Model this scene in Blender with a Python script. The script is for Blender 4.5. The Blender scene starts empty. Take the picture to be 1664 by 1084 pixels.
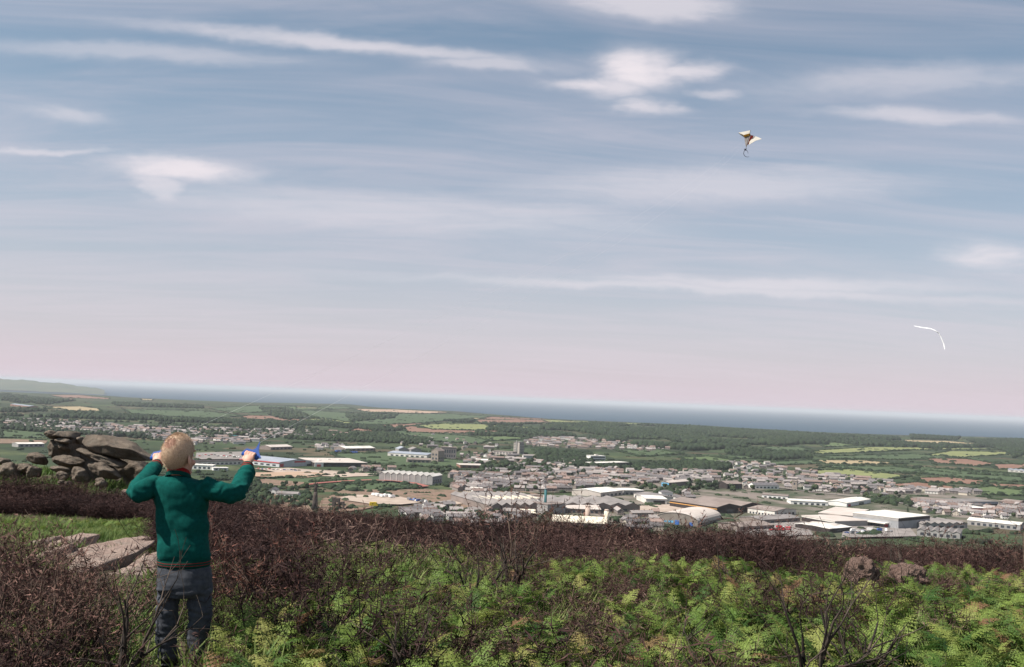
import bpy, bmesh, math, random
import numpy as np
from mathutils import Vector, Matrix, noise as mnoise

scene = bpy.context.scene
COL = scene.collection
RAD = math.radians

# ------------------------------------------------------------------ camera
F = 1618.0                       # focal length in pixels of a 1664 x 1084 frame
CAMZ = 1.385
PITCH = math.atan(105.0 / F)
ROLL = RAD(2.27)
ROT = Matrix.Rotation(math.pi / 2 + PITCH, 3, 'X') @ Matrix.Rotation(ROLL, 3, 'Z')
CAM = Vector((0, 0, CAMZ))
cam_data = bpy.data.cameras.new('camera')
cam_data.sensor_fit = 'HORIZONTAL'; cam_data.sensor_width = 36.0
cam_data.lens = 36.0 * F / 1664.0
cam_data.clip_start = 0.05; cam_data.clip_end = 400000.0
cam_data.dof.use_dof = False
cam = bpy.data.objects.new('camera', cam_data)
cam.matrix_world = Matrix.Translation(CAM) @ ROT.to_4x4()
COL.objects.link(cam)
scene.camera = cam

def ray(px, py):
    return ROT @ Vector(((px - 832.0) / F, -(py - 542.0) / F, -1.0))
def P(px, py, depth):
    return CAM + ray(px, py) * depth
def pix(p):
    q = ROT.transposed() @ (Vector(p) - CAM)
    return (832 + F * q.x / -q.z, 542 - F * q.y / -q.z)

# ------------------------------------------------------------------ render look
scene.view_settings.view_transform = 'Standard'
scene.view_settings.look = 'None'
scene.view_settings.exposure = 0.68
scene.view_settings.gamma = 1.0
scene.view_settings.use_curve_mapping = False
scene.render.engine = 'CYCLES'
scene.cycles.use_denoising = True
scene.cycles.max_bounces = 4
scene.cycles.diffuse_bounces = 2
scene.cycles.transparent_max_bounces = 8
scene.cycles.volume_bounces = 0

# ------------------------------------------------------------------ sun
SUN_EL = RAD(52)
SUN_AZ = RAD(-110)                # clockwise from +Y: the sun stands to the left
sdir = Vector((math.cos(SUN_EL) * math.sin(SUN_AZ), math.cos(SUN_EL) * math.cos(SUN_AZ), math.sin(SUN_EL)))
sd = bpy.data.lights.new('sun', 'SUN')
sd.energy = 5.0; sd.angle = RAD(0.55); sd.color = (1.0, 0.93, 0.85)
sun = bpy.data.objects.new('sun', sd)
sun.rotation_euler = sdir.to_track_quat('Z', 'Y').to_euler()
sun.location = (-30, 10, 60)
COL.objects.link(sun)

# ------------------------------------------------------------------ sky
world = bpy.data.worlds.new('World')
scene.world = world
world.use_nodes = True
nt = world.node_tree
nt.nodes.clear()
class NB:
    """tiny node builder"""
    def __init__(s, tree): s.t = tree
    def n(s, typ, **kw):
        nd = s.t.nodes.new(typ)
        for k, v in kw.items(): setattr(nd, k, v)
        return nd
    def link(s, a, b): s.t.links.new(a, b)
    def put(s, sock, v):
        if isinstance(v, bpy.types.NodeSocket): s.t.links.new(v, sock)
        else: sock.default_value = v
    def m(s, op, a, b=0.0, c=0.0, clamp=False):
        nd = s.t.nodes.new('ShaderNodeMath'); nd.operation = op; nd.use_clamp = clamp
        for i, v in enumerate((a, b, c)): s.put(nd.inputs[i], v)
        return nd.outputs[0]
    def mix(s, f, a, b, blend='MIX'):
        nd = s.t.nodes.new('ShaderNodeMix'); nd.data_type = 'RGBA'; nd.blend_type = blend
        s.put(nd.inputs[0], f)
        for k, v in ((6, a), (7, b)):
            if isinstance(v, tuple) and len(v) == 3: v = (*v, 1)
            s.put(nd.inputs[k], v)
        return nd.outputs[2]
    def comb(s, x, y, z):
        nd = s.t.nodes.new('ShaderNodeCombineXYZ')
        for i, v in enumerate((x, y, z)): s.put(nd.inputs[i], v)
        return nd.outputs[0]
    def noise(s, vec, scale, detail=4, rough=0.55, dist=0.0):
        nd = s.t.nodes.new('ShaderNodeTexNoise')
        if vec is not None: s.link(vec, nd.inputs['Vector'])
        nd.inputs['Scale'].default_value = scale; nd.inputs['Detail'].default_value = detail
        nd.inputs['Roughness'].default_value = rough; nd.inputs['Distortion'].default_value = dist
        return nd.outputs[0]
    def ss(s, v, a, b):
        nd = s.t.nodes.new('ShaderNodeMapRange'); nd.interpolation_type = 'SMOOTHSTEP'
        s.put(nd.inputs[0], v); nd.inputs[1].default_value = a; nd.inputs[2].default_value = b
        return nd.outputs[0]
    def ramp(s, f, stops):
        nd = s.t.nodes.new('ShaderNodeValToRGB'); el = nd.color_ramp.elements
        while len(el) < len(stops): el.new(0.5)
        for e, (p, c) in zip(el, stops): e.position = p; e.color = (*c, 1)
        s.put(nd.inputs[0], f)
        return nd.outputs[0]

w = NB(nt)
sky = w.n('ShaderNodeTexSky', sky_type='NISHITA')
sky.sun_disc = False
sky.sun_elevation = SUN_EL
sky.sun_rotation = SUN_AZ
sky.altitude = 225; sky.air_density = 1.0; sky.dust_density = 1.6; sky.ozone_density = 1.0
SKY_K = 0.085
tc = w.n('ShaderNodeTexCoord')
sep = w.n('ShaderNodeSeparateXYZ'); w.link(tc.outputs['Generated'], sep.inputs[0])
dx, dy, dz = sep.outputs
# cloud sheet seen in perspective: direction projected on a shell
zz = w.m('ADD', w.m('MAXIMUM', dz, 0.0), 0.10)
sx = w.m('DIVIDE', dx, zz); sy = w.m('DIVIDE', dy, zz)
sheet = w.comb(w.m('MULTIPLY', sx, 0.45), w.m('MULTIPLY', sy, 1.25), 0.0)
n_big = w.noise(sheet, 0.9, 4, 0.55, 0.7)
sheet2 = w.comb(w.m('MULTIPLY', sx, 0.8), w.m('MULTIPLY', sy, 3.4), 3.7)
n_fine = w.noise(sheet2, 1.0, 5, 0.62, 1.0)
veil_n = w.m('ADD', w.m('MULTIPLY', n_big, 0.5), w.m('MULTIPLY', n_fine, 0.5))
veil = w.ss(veil_n, 0.36, 0.68)
# single clouds, placed by compass direction and height
yy = w.m('MAXIMUM', dy, 0.05)
ua0 = w.m('DIVIDE', dx, yy); wa0 = w.m('DIVIDE', dz, yy)
warp_n = w.n('ShaderNodeTexNoise'); w.link(w.comb(w.m('MULTIPLY', ua0, 11.0), w.m('MULTIPLY', wa0, 22.0), 5.1), warp_n.inputs['Vector'])
warp_n.inputs['Scale'].default_value = 1.0; warp_n.inputs['Detail'].default_value = 4; warp_n.inputs['Roughness'].default_value = 0.6
wsep = w.n('ShaderNodeSeparateColor'); w.link(warp_n.outputs['Color'], wsep.inputs[0])
ua = w.m('ADD', ua0, w.m('MULTIPLY', w.m('SUBTRACT', wsep.outputs[0], 0.5), 0.085))
wa = w.m('ADD', wa0, w.m('MULTIPLY', w.m('SUBTRACT', wsep.outputs[1], 0.5), 0.022))
wisp_v = w.comb(w.m('MULTIPLY', w.m('ADD', ua, w.m('MULTIPLY', wa, 0.6)), 7.0), w.m('MULTIPLY', wa, 44.0), 1.3)
wisp = w.noise(wisp_v, 1.0, 6, 0.66, 0.5)
front = w.m('GREATER_THAN', dy, 0.06)
def cloud(px, py, a, b, slope, amp, rag):
    d = ray(px, py); u0, w0 = d.x / d.y, d.z / d.y
    ca, sa = math.cos(RAD(-slope)), math.sin(RAD(-slope))
    du = w.m('SUBTRACT', ua, u0); dw = w.m('SUBTRACT', wa, w0)
    e1 = w.m('DIVIDE', w.m('ADD', w.m('MULTIPLY', du, ca), w.m('MULTIPLY', dw, sa)), a / F)
    e2 = w.m('DIVIDE', w.m('SUBTRACT', w.m('MULTIPLY', dw, ca), w.m('MULTIPLY', du, sa)), b / F)
    r2 = w.m('ADD', w.m('MULTIPLY', e1, e1), w.m('MULTIPLY', e2, e2))
    g = w.m('POWER', 2.718, w.m('MULTIPLY', r2, -1.0))
    g = w.m('MULTIPLY', g, w.m('MULTIPLY_ADD', w.m('SUBTRACT', wisp, 0.5), rag * 1.6, 1.0))
    return w.m('MULTIPLY', w.ss(g, 0.0, 1.05), amp)
total = None
for args in ((1038, 112, 72, 36, 4, 0.95, 0.7), (960, 137, 80, 11, 1, 0.75, 0.9), (1105, 116, 85, 16, -3, 0.75, 1.0), (1010, 140, 60, 22, 0, 0.7, 0.8), (1165, 150, 55, 9, -2, 0.45, 0.9), (1075, 10, 150, 26, 1, 0.6, 1.2), (1048, 168, 55, 15, 8, 0.6, 1.2),
             (300, 278, 120, 20, 3.5, 0.85, 1.0), (262, 300, 45, 26, 35, 0.5, 0.9),
             (560, 72, 330, 13, 3.6, 0.62, 0.7), (790, 105, 90, 12, 0, 0.45, 0.8),
             (1120, 469, 520, 9, 0.0, 0.42, 0.5), (1612, 417, 85, 24, 0, 0.6, 1.2),
             (1500, 187, 150, 13, 1, 0.5, 0.9), (70, 246, 130, 6, -2, 0.45, 0.5), (110, 184, 75, 14, 3, 0.38, 0.9),
             (650, 345, 420, 36, 1, 0.35, 1.0), (1180, 300, 330, 34, -4, 0.42, 1.0), (230, 85, 260, 16, 0, 0.35, 0.9),
             (1450, 130, 260, 26, -6, 0.35, 1.0), (1250, 462, 320, 14, -1, 0.45, 0.8)):
    c = cloud(*args)
    total = c if total is None else w.m('MAXIMUM', total, c)
total = w.m('MULTIPLY', total, front)
el = w.m('MAXIMUM', dz, 0.0)
lowhaze = w.m('POWER', 2.718, w.m('MULTIPLY', el, -4.6))
base = w.mix(1.0, sky.outputs[0], (SKY_K * 0.50, SKY_K * 1.0, SKY_K * 1.0), 'MULTIPLY')
c0 = w.mix(w.m('MULTIPLY', lowhaze, 0.86), base, (0.70, 0.565, 0.635))
c1 = w.mix(w.m('MULTIPLY', veil, w.m('MULTIPLY_ADD', lowhaze, -0.16, 0.46)), c0, (0.64, 0.57, 0.625))
c2 = w.mix(total, c1, (0.76, 0.70, 0.73))
bg = w.n('ShaderNodeBackground'); w.link(c2, bg.inputs[0]); bg.inputs[1].default_value = 0.74
wo = w.n('ShaderNodeOutputWorld'); w.link(bg.outputs[0], wo.inputs[0])

# ------------------------------------------------------------------ helpers
def tag(o, label=None, cat=None, group=None, kind=None):
    if label: o['label'] = label
    if cat: o['category'] = cat
    if group: o['group'] = group
    if kind: o['kind'] = kind
    return o
def empty(name, loc=(0, 0, 0), rz=0.0):
    o = bpy.data.objects.new(name, None); COL.objects.link(o)
    o.location = loc; o.rotation_euler = (0, 0, rz); o.empty_display_size = 0.2
    return o
def link(name, me, parent=None, loc=None):
    o = bpy.data.objects.new(name, me); COL.objects.link(o)
    if parent: o.parent = parent
    if loc is not None: o.location = loc
    return o
def shade(me, on=True):
    me.polygons.foreach_set('use_smooth', [on] * len(me.polygons)); me.update()

class MB:
    def __init__(s): s.v = []; s.f = []; s.mi = []
    def add(s, verts, faces, mi=0):
        b = len(s.v); s.v += [tuple(q) for q in verts]
        s.f += [tuple(i + b for i in f) for f in faces]; s.mi += [mi] * len(faces)
    def box(s, x0, y0, z0, x1, y1, z1, mi=0):
        s.add([(x0,y0,z0),(x1,y0,z0),(x1,y1,z0),(x0,y1,z0),(x0,y0,z1),(x1,y0,z1),(x1,y1,z1),(x0,y1,z1)],
              [(0,3,2,1),(4,5,6,7),(0,1,5,4),(1,2,6,5),(2,3,7,6),(3,0,4,7)], mi)
    def prism(s, prof, y0, y1, mi=0, caps=True):          # profile in xz, pushed along y
        n = len(prof)
        s.add([(x, y0, z) for x, z in prof] + [(x, y1, z) for x, z in prof],
              [(i, (i+1) % n, n + (i+1) % n, n + i) for i in range(n)] +
              ([tuple(range(n-1, -1, -1)), tuple(range(n, 2*n))] if caps else []), mi)
    def tube(s, pts, rad, n=6, mi=0, cap=True):
        pts = [Vector(p) for p in pts]; rings = []
        prev = None
        for i, p in enumerate(pts):
            t = (pts[min(i+1, len(pts)-1)] - pts[max(i-1, 0)]).normalized()
            a = prev if prev is not None else (Vector((1, 0, 0)) if abs(t.x) < 0.8 else Vector((0, 1, 0)))
            u = (a - t * a.dot(t)).normalized(); v = t.cross(u); prev = u
            r = rad[i] if hasattr(rad, '__len__') else rad
            rings.append([p + (u * math.cos(k * 2 * math.pi / n) + v * math.sin(k * 2 * math.pi / n)) * r for k in range(n)])
        V = [q for r in rings for q in r]; Fc = []
        for i in range(len(rings) - 1):
            for k in range(n):
                Fc.append((i*n+k, i*n+(k+1) % n, (i+1)*n+(k+1) % n, (i+1)*n+k))
        if cap: Fc += [tuple(range(n-1, -1, -1)), tuple(range((len(rings)-1)*n, len(rings)*n))]
        s.add(V, Fc, mi)
    def loft(s, rings, mi=0, mis=None, cap=True):
        n = len(rings[0]); b = len(s.v)
        s.v += [tuple(q) for r in rings for q in r]
        for i in range(len(rings) - 1):
            for k in range(n):
                s.f.append((b+i*n+k, b+i*n+(k+1) % n, b+(i+1)*n+(k+1) % n, b+(i+1)*n+k)); s.mi.append(mis[i] if mis else mi)
        if cap:
            s.f.append(tuple(b+k for k in range(n-1, -1, -1))); s.mi.append(mis[0] if mis else mi)
            s.f.append(tuple(b+(len(rings)-1)*n+k for k in range(n))); s.mi.append(mis[-1] if mis else mi)
    def ellipsoid(s, c, ax, nu=16, nv=10, rot=None, mi=0):
        c = Vector(c); rings = []
        for i in range(nv + 1):
            th = math.pi * (i + 0.001) / (nv + 0.002)
            r = []
            for k in range(nu):
                ph = 2 * math.pi * k / nu
                q = Vector((ax[0]*math.sin(th)*math.cos(ph), ax[1]*math.sin(th)*math.sin(ph), -ax[2]*math.cos(th)))
                r.append(c + (rot @ q if rot else q))
            rings.append(r)
        s.loft(rings, mi)
    def mesh(s, name, mats, smooth=False):
        me = bpy.data.meshes.new(name); me.from_pydata(s.v, [], s.f)
        mats = mats if isinstance(mats, (list, tuple)) else [mats]
        for m in mats: me.materials.append(m)
        if len(mats) > 1: me.polygons.foreach_set('material_index', s.mi)
        if smooth: shade(me)
        me.update()
        return me
    def build(s, name, mats, parent=None, smooth=False, loc=None):
        return link(name, s.mesh(name, mats, smooth), parent, loc)

def np_mesh(name, V, T, mat, attrs=None, smooth=False):
    me = bpy.data.meshes.new(name)
    V = np.ascontiguousarray(V, dtype=np.float32); T = np.ascontiguousarray(T, dtype=np.int32)
    k = T.shape[1]
    me.vertices.add(len(V)); me.vertices.foreach_set('co', V.ravel())
    me.loops.add(T.size); me.loops.foreach_set('vertex_index', T.ravel())
    me.polygons.add(len(T)); me.polygons.foreach_set('loop_start', np.arange(0, T.size, k, dtype=np.int32))
    if smooth: me.polygons.foreach_set('use_smooth', np.ones(len(T), dtype=bool))
    for an, av in (attrs or {}).items():
        a = me.attributes.new(an, 'FLOAT', 'POINT'); a.data.foreach_set('value', np.ascontiguousarray(av, dtype=np.float32))
    me.materials.append(mat)
    me.update(calc_edges=True); me.validate()
    return me
def merge(protos, insts):
    """protos: (V,T,attr dict); insts: (index, loc, rotz, tiltx, scale, tint) -> one big triangle soup"""
    Vs, Ts, A, tint, off = [], [], {}, [], 0
    for (i, loc, rz, tx, sc, ti) in insts:
        V, T, at = protos[i]
        R = np.array(Matrix.Rotation(rz, 3, 'Z') @ Matrix.Rotation(tx, 3, 'X'))
        Vs.append((V * np.asarray(sc)) @ R.T + np.asarray(loc)); Ts.append(T + off); off += len(V)
        for k, a in at.items(): A.setdefault(k, []).append(a)
        tint.append(np.full(len(V), ti))
    attrs = {k: np.concatenate(a) for k, a in A.items()}; attrs['tint'] = np.concatenate(tint)
    return np.concatenate(Vs), np.concatenate(Ts), attrs

# ------------------------------------------------------------------ materials
MATS = {}
def pmat(name, c1, c2=None, scale=5.0, rough=0.9, bump=0.0, bscale=None, detail=5, coord='Object', rnd=0.0, spec=0.25, stops=(0.35, 0.65), c3=None):
    if name in MATS: return MATS[name]
    m = bpy.data.materials.new(name); m.use_nodes = True
    b = NB(m.node_tree); bs = m.node_tree.nodes['Principled BSDF']
    bs.inputs['Roughness'].default_value = rough
    bs.inputs['Specular IOR Level'].default_value = spec
    c2 = c2 or c1
    t = b.n('ShaderNodeTexCoord')
    nz = b.noise(t.outputs[coord], scale, detail, 0.6, 0.2)
    st = [(stops[0], c1), (stops[1], c2)] if c3 is None else [(stops[0], c1), ((stops[0] + stops[1]) / 2, c2), (stops[1], c3)]
    col = b.ramp(nz, st)
    if rnd:
        oi = b.n('ShaderNodeObjectInfo')
        hv = b.n('ShaderNodeHueSaturation')
        b.link(b.m('MULTIPLY_ADD', oi.outputs['Random'], rnd * 2, 1 - rnd), hv.inputs['Value'])
        b.link(col, hv.inputs['Color']); col = hv.outputs[0]
    b.link(col, bs.inputs['Base Color'])
    if bump:
        bp = b.n('ShaderNodeBump'); bp.inputs['Strength'].default_value = bump
        n2 = b.noise(t.outputs[coord], bscale or scale * 4, 6, 0.65)
        b.link(n2, bp.inputs['Height']); b.link(bp.outputs[0], bs.inputs['Normal'])
    MATS[name] = m
    return m
def leafmat(name, stops, tipcol=None, tipamt=0.0, rough=0.65, trans=0.25, rnd=0.0):
    """foliage: colour from the plant's own 'tint', tips from 'tip'"""
    if name in MATS: return MATS[name]
    m = bpy.data.materials.new(name); m.use_nodes = True
    b = NB(m.node_tree); bs = m.node_tree.nodes['Principled BSDF']
    at = b.n('ShaderNodeAttribute', attribute_name='tint')
    f = at.outputs['Fac']
    if rnd:
        oi = b.n('ShaderNodeObjectInfo'); f = b.m('FRACT', b.m('ADD', f, oi.outputs['Random']))
    col = b.ramp(f, stops)
    if tipcol:
        tp = b.n('ShaderNodeAttribute', attribute_name='tip')
        col = b.mix(b.m('MULTIPLY', b.ss(tp.outputs['Fac'], 0.35, 1.0), tipamt), col, tipcol)
    g = b.n('ShaderNodeNewGeometry')
    hv = b.n('ShaderNodeHueSaturation'); b.link(b.m('MULTIPLY_ADD', g.outputs['Random Per Island'], 0.5, 0.75), hv.inputs['Value'])
    b.link(col, hv.inputs['Color']); col = hv.outputs[0]
    b.link(col, bs.inputs['Base Color'])
    bs.inputs['Roughness'].default_value = rough; bs.inputs['Specular IOR Level'].default_value = 0.2
    if trans:
        tr = b.n('ShaderNodeBsdfTranslucent'); b.link(col, tr.inputs[0])
        mx = b.n('ShaderNodeMixShader'); mx.inputs[0].default_value = trans
        b.link(bs.outputs[0], mx.inputs[1]); b.link(tr.outputs[0], mx.inputs[2])
        b.link(mx.outputs[0], m.node_tree.nodes['Material Output'].inputs[0])
    MATS[name] = m
    return m

# ------------------------------------------------------------------ ground heights
def smooth(t):
    t = np.clip(t, 0, 1); return t * t * (3 - 2 * t)
YS = np.array([-60, -10, 0, 3, 5, 8, 12, 16, 22, 30, 45, 60, 90.])
ZS = np.array([-0.6, -1.30, -1.42, -1.40, -1.385, -1.58, -2.0, -2.45, -2.95, -3.5, -4.7, -6.3, -9.8]) + CAMZ
yy_f = np.linspace(-60, 90, 1501); zz_f = np.interp(yy_f, YS, ZS)
ker = np.hanning(31); ker /= ker.sum()
zz_f = np.convolve(np.pad(zz_f, 15, mode='edge'), ker, 'valid')
def h_far(x, y):
    return CAMZ - 140 + 3.5 * np.sin(x / 620 + 1.0) * np.sin(y / 760 + 0.4) + 2.0 * np.sin(x / 310 - y / 450)
def h(x, y):
    x = np.asarray(x, float); y = np.asarray(y, float)
    B = 16.8 + np.minimum(np.log1p(np.exp(np.clip((-1.0 - x) * 1.2, -30, 30))) / 1.2 * 1.05, 34.0)
    n = np.interp(y, yy_f, zz_f) - 0.09 * np.maximum(y - 90, 0)
    n = n + 0.05 * np.sin(x * 1.3 + 0.7) * np.sin(y * 0.9) + 0.03 * np.sin(x * 2.9 - y * 1.7) + 0.012 * np.minimum(x, 0)
    n = n + 0.95 * np.exp(-((x + 16.5) ** 2 / 70.0 + (y - 30) ** 2 / 45.0))
    e = np.maximum(y - B, 0)
    n = n - 0.32 * e * e / (e + 9.0)
    f = h_far(x, y)
    k = np.clip(0.5 + 0.5 * (n - f) / 16.0, 0, 1)
    return f * (1 - k) + n * k + 8.0 * k * (1 - k)
def hs(x, y): return float(h(x, y))
def G(px, py, up=0.0):
    """point on the valley floor (or 'up' metres above it) seen at a pixel"""
    d = ray(px, py); t = (CAMZ + 140 - up) / -d.z
    for _ in range(12):
        p = CAM + d * t
        t = (CAMZ - float(h_far(p.x, p.y)) - up) / -d.z
    return CAM + d * t
def GN(px, py, up=0.0):
    """the same on the near hill"""
    d = ray(px, py); t = 2.0
    while t < 120:
        p = CAM + d * t
        if p.z - up < hs(p.x, p.y): break
        t += 0.04
    return CAM + d * t

# ------------------------------------------------------------------ ground sheets
heath_mat = pmat('heath_soil', (0.035, 0.025, 0.018), (0.075, 0.055, 0.035), 1.1, 0.95, 0.6, 14, c3=(0.05, 0.07, 0.022))
X = np.arange(-46, 34.1, 0.4); Y = np.arange(-12, 72.1, 0.4)
gx, gy = np.meshgrid(X, Y)
gz = h(gx, gy) + 0.02 * np.sin(gx * 5.1 + gy * 3.3) * np.sin(gy * 4.7)
V = np.stack([gx.ravel(), gy.ravel(), gz.ravel()], 1)
nx = len(X); ii = np.arange((len(Y) - 1) * (nx - 1)); r_, c_ = ii // (nx - 1), ii % (nx - 1)
Q = np.stack([r_ * nx + c_, r_ * nx + c_ + 1, (r_ + 1) * nx + c_ + 1, (r_ + 1) * nx + c_], 1)
tag(link('heath_ground', np_mesh('heath_ground', V, Q, heath_mat, smooth=True)), kind='structure')

# valley floor: a fan of land that ends at the cliffs
coast = [(-400, 637), (0, 636), (130, 641), (200, 645), (300, 650), (400, 654), (480, 655), (560, 656.5), (640, 664), (740, 668), (880, 680), (1000, 685), (1120, 690), (1200, 695), (1330, 702), (1500, 708), (1664, 712), (2100, 729)]
ct = []; cd = []
for px, py in coast:
    g = G(px, py); ct.append(math.atan2(g.x, g.y)); cd.append(math.hypot(g.x, g.y))
angs = np.linspace(RAD(-52), RAD(46), 280)
cdist = np.interp(angs, ct, cd)
m_ = 170
rows = []
for j in range(m_):
    q = j / (m_ - 1)
    rr = 58 * (cdist / 58) ** q
    x = np.sin(angs) * rr; y = np.cos(angs) * rr
    z = h(x, y) - 0.25
    rows.append(np.stack([x, y, z], 1))
for extra, zc in ((12, -190), (60, -230)):
    rr = cdist + extra
    rows.append(np.stack([np.sin(angs) * rr, np.cos(angs) * rr, np.full_like(rr, zc)], 1))
V = np.concatenate(rows); na = len(angs)
ii = np.arange((len(rows) - 1) * (na - 1)); r_, c_ = ii // (na - 1), ii % (na - 1)
Q = np.stack([r_ * na + c_, r_ * na + c_ + 1, (r_ + 1) * na + c_ + 1, (r_ + 1) * na + c_], 1)
vm = bpy.data.materials.new('valley_pasture'); vm.use_nodes = True
b = NB(vm.node_tree); bs = vm.node_tree.nodes['Principled BSDF']; bs.inputs['Roughness'].default_value = 0.95
bs.inputs['Specular IOR Level'].default_value = 0.1
t = b.n('ShaderNodeTexCoord')
mp = b.n('ShaderNodeMapping'); mp.inputs['Rotation'].default_value = (0, 0, 0.35); b.link(t.outputs['Object'], mp.inputs[0])
dist_n = b.n('ShaderNodeTexNoise'); dist_n.inputs['Scale'].default_value = 0.004; b.link(mp.outputs[0], dist_n.inputs['Vector'])
vo = b.n('ShaderNodeTexVoronoi'); vo.inputs['Scale'].default_value = 0.0055; b.link(mp.outputs[0], vo.inputs['Vector'])
sepc = b.n('ShaderNodeSeparateColor'); b.link(vo.outputs['Color'], sepc.inputs[0])
col = b.ramp(sepc.outputs[0], [(0.0, (0.026, 0.038, 0.020)), (0.35, (0.038, 0.056, 0.026)), (0.6, (0.05, 0.072, 0.032)), (0.8, (0.072, 0.088, 0.04)), (0.93, (0.11, 0.085, 0.055))])
col.node.color_ramp.interpolation = 'CONSTANT'
col = b.mix(b.ss(b.noise(t.outputs['Object'], 0.03, 6, 0.7), 0.4, 0.68), col, (0.032, 0.042, 0.022))
col = b.mix(b.ss(b.noise(t.outputs['Object'], 0.006, 3, 0.6), 0.56, 0.66), col, (0.075, 0.06, 0.038))
b.link(col, bs.inputs['Base Color'])
tag(link('valley_ground', np_mesh('valley_ground', V, Q, vm, smooth=True)), kind='structure')

# sea
sm = bpy.data.materials.new('sea_water'); sm.use_nodes = True
b = NB(sm.node_tree); bs = sm.node_tree.nodes['Principled BSDF']
t = b.n('ShaderNodeTexCoord')
bs.inputs['Roughness'].default_value = 0.8; bs.inputs['Specular IOR Level'].default_value = 0.0
b.link(b.ramp(b.noise(t.outputs['Object'], 0.0006, 5, 0.6), [(0.35, (0.022, 0.050, 0.080)), (0.7, (0.032, 0.064, 0.098))]), bs.inputs['Base Color'])
n = 200; SEAZ = CAMZ - 225
radii = [2000, 9000, 15000, 30000, 70000, 150000]
rows = [[(math.sin(a) * r, math.cos(a) * r, SEAZ) for a in np.linspace(RAD(-75), RAD(75), n)] for r in radii]
V = np.array([q for r in rows for q in r])
ii = np.arange((len(rows) - 1) * (n - 1)); r_, c_ = ii // (n - 1), ii % (n - 1)
Q = np.stack([r_ * n + c_, r_ * n + c_ + 1, (r_ + 1) * n + c_ + 1, (r_ + 1) * n + c_], 1)
tag(link('sea', np_mesh('sea', V, Q, sm)), kind='structure')

# headland across the bay, far left
hm = pmat('headland_turf', (0.035, 0.055, 0.03), (0.08, 0.085, 0.045), 0.0016, 0.95, stops=(0.3, 0.6))
NX, NY = 80, 30
V = []
for j in range(NY):
    for i in range(NX):
        u = i / (NX - 1); vv = j / (NY - 1)
        px = -420 + u * 590
        prof = [(-420, 600), (-200, 606), (-60, 611.5), (0, 615), (60, 619.5), (110, 624.5), (140, 628.5), (170, 634)]
        py = float(np.interp(px, [q[0] for q in prof], [q[1] for q in prof]))
        depth = 17500 + 4000 * vv
        top = P(px, py + 0.8 * math.sin(px * 0.11) + 0.5 * math.sin(px * 0.31), 19500).z
        base = SEAZ - 8
        hump = min(1.0, math.sin(math.pi * min(1, max(0, vv * 0.98 + 0.01))) * 1.02) ** 0.6
        p = P(px, py, depth)
        V.append((p.x, p.y, base + (top - base) * hump * (1 + 0.0 * vv)))
Q = [(j*NX+i, j*NX+i+1, (j+1)*NX+i+1, (j+1)*NX+i) for j in range(NY-1) for i in range(NX-1)]
tag(link('headland_hill', np_mesh('headland_hill', np.array(V), np.array(Q), hm, smooth=True)), kind='structure')
world.cycles.sampling_method = 'MANUAL'
world.cycles.sample_map_resolution = 256

# ================================================================== the valley
rng = random.Random(7)
nrng = np.random.default_rng(7)
LAND = []        # (pixel, phrase): landmarks used to tell look-alikes apart in labels
AUTO = []        # objects whose label is finished at the end: (obj, head, pixel, kind word)
KEEP = []        # footprints (x, y, r) that houses and trees avoid

def vz(x, y): return float(h_far(x, y)) - 0.25

# ---- fields
fm = {
 'green':   pmat('field_green', (0.042, 0.066, 0.028), (0.060, 0.085, 0.038), 0.02, 0.95),
 'bright':  pmat('field_bright', (0.065, 0.095, 0.036), (0.09, 0.12, 0.048), 0.02, 0.95),
 'yellow':  pmat('field_yellow_green', (0.14, 0.155, 0.06), (0.19, 0.20, 0.08), 0.02, 0.95),
 'tan':     pmat('field_tan', (0.25, 0.19, 0.11), (0.32, 0.25, 0.15), 0.02, 0.95),
 'peach':   pmat('field_bare_pale', (0.30, 0.20, 0.14), (0.36, 0.25, 0.18), 0.02, 0.95),
 'brown':   pmat('field_ploughed', (0.16, 0.085, 0.06), (0.20, 0.115, 0.08), 0.02, 0.95),
 'heath':   pmat('field_scrub_brown', (0.13, 0.085, 0.06), (0.20, 0.13, 0.095), 0.05, 0.95, c3=(0.08, 0.075, 0.04)),
 'sand':    pmat('yard_gravel', (0.30, 0.235, 0.19), (0.40, 0.32, 0.265), 0.06, 0.95),
 'asphalt': pmat('car_park_asphalt', (0.17, 0.15, 0.14), (0.25, 0.22, 0.205), 0.06, 0.95),
 'track':   pmat('running_track_red', (0.25, 0.085, 0.07), (0.30, 0.11, 0.09), 0.03, 0.9),
 'urban':   pmat('town_ground', (0.045, 0.058, 0.03), (0.085, 0.082, 0.056), 0.014, 0.95, stops=(0.36, 0.6), c3=(0.18, 0.148, 0.128)),
 'dark':    pmat('field_dark', (0.022, 0.04, 0.018), (0.035, 0.055, 0.025), 0.02, 0.95),
}
HEDGE = []
nfield = [0]
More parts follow.
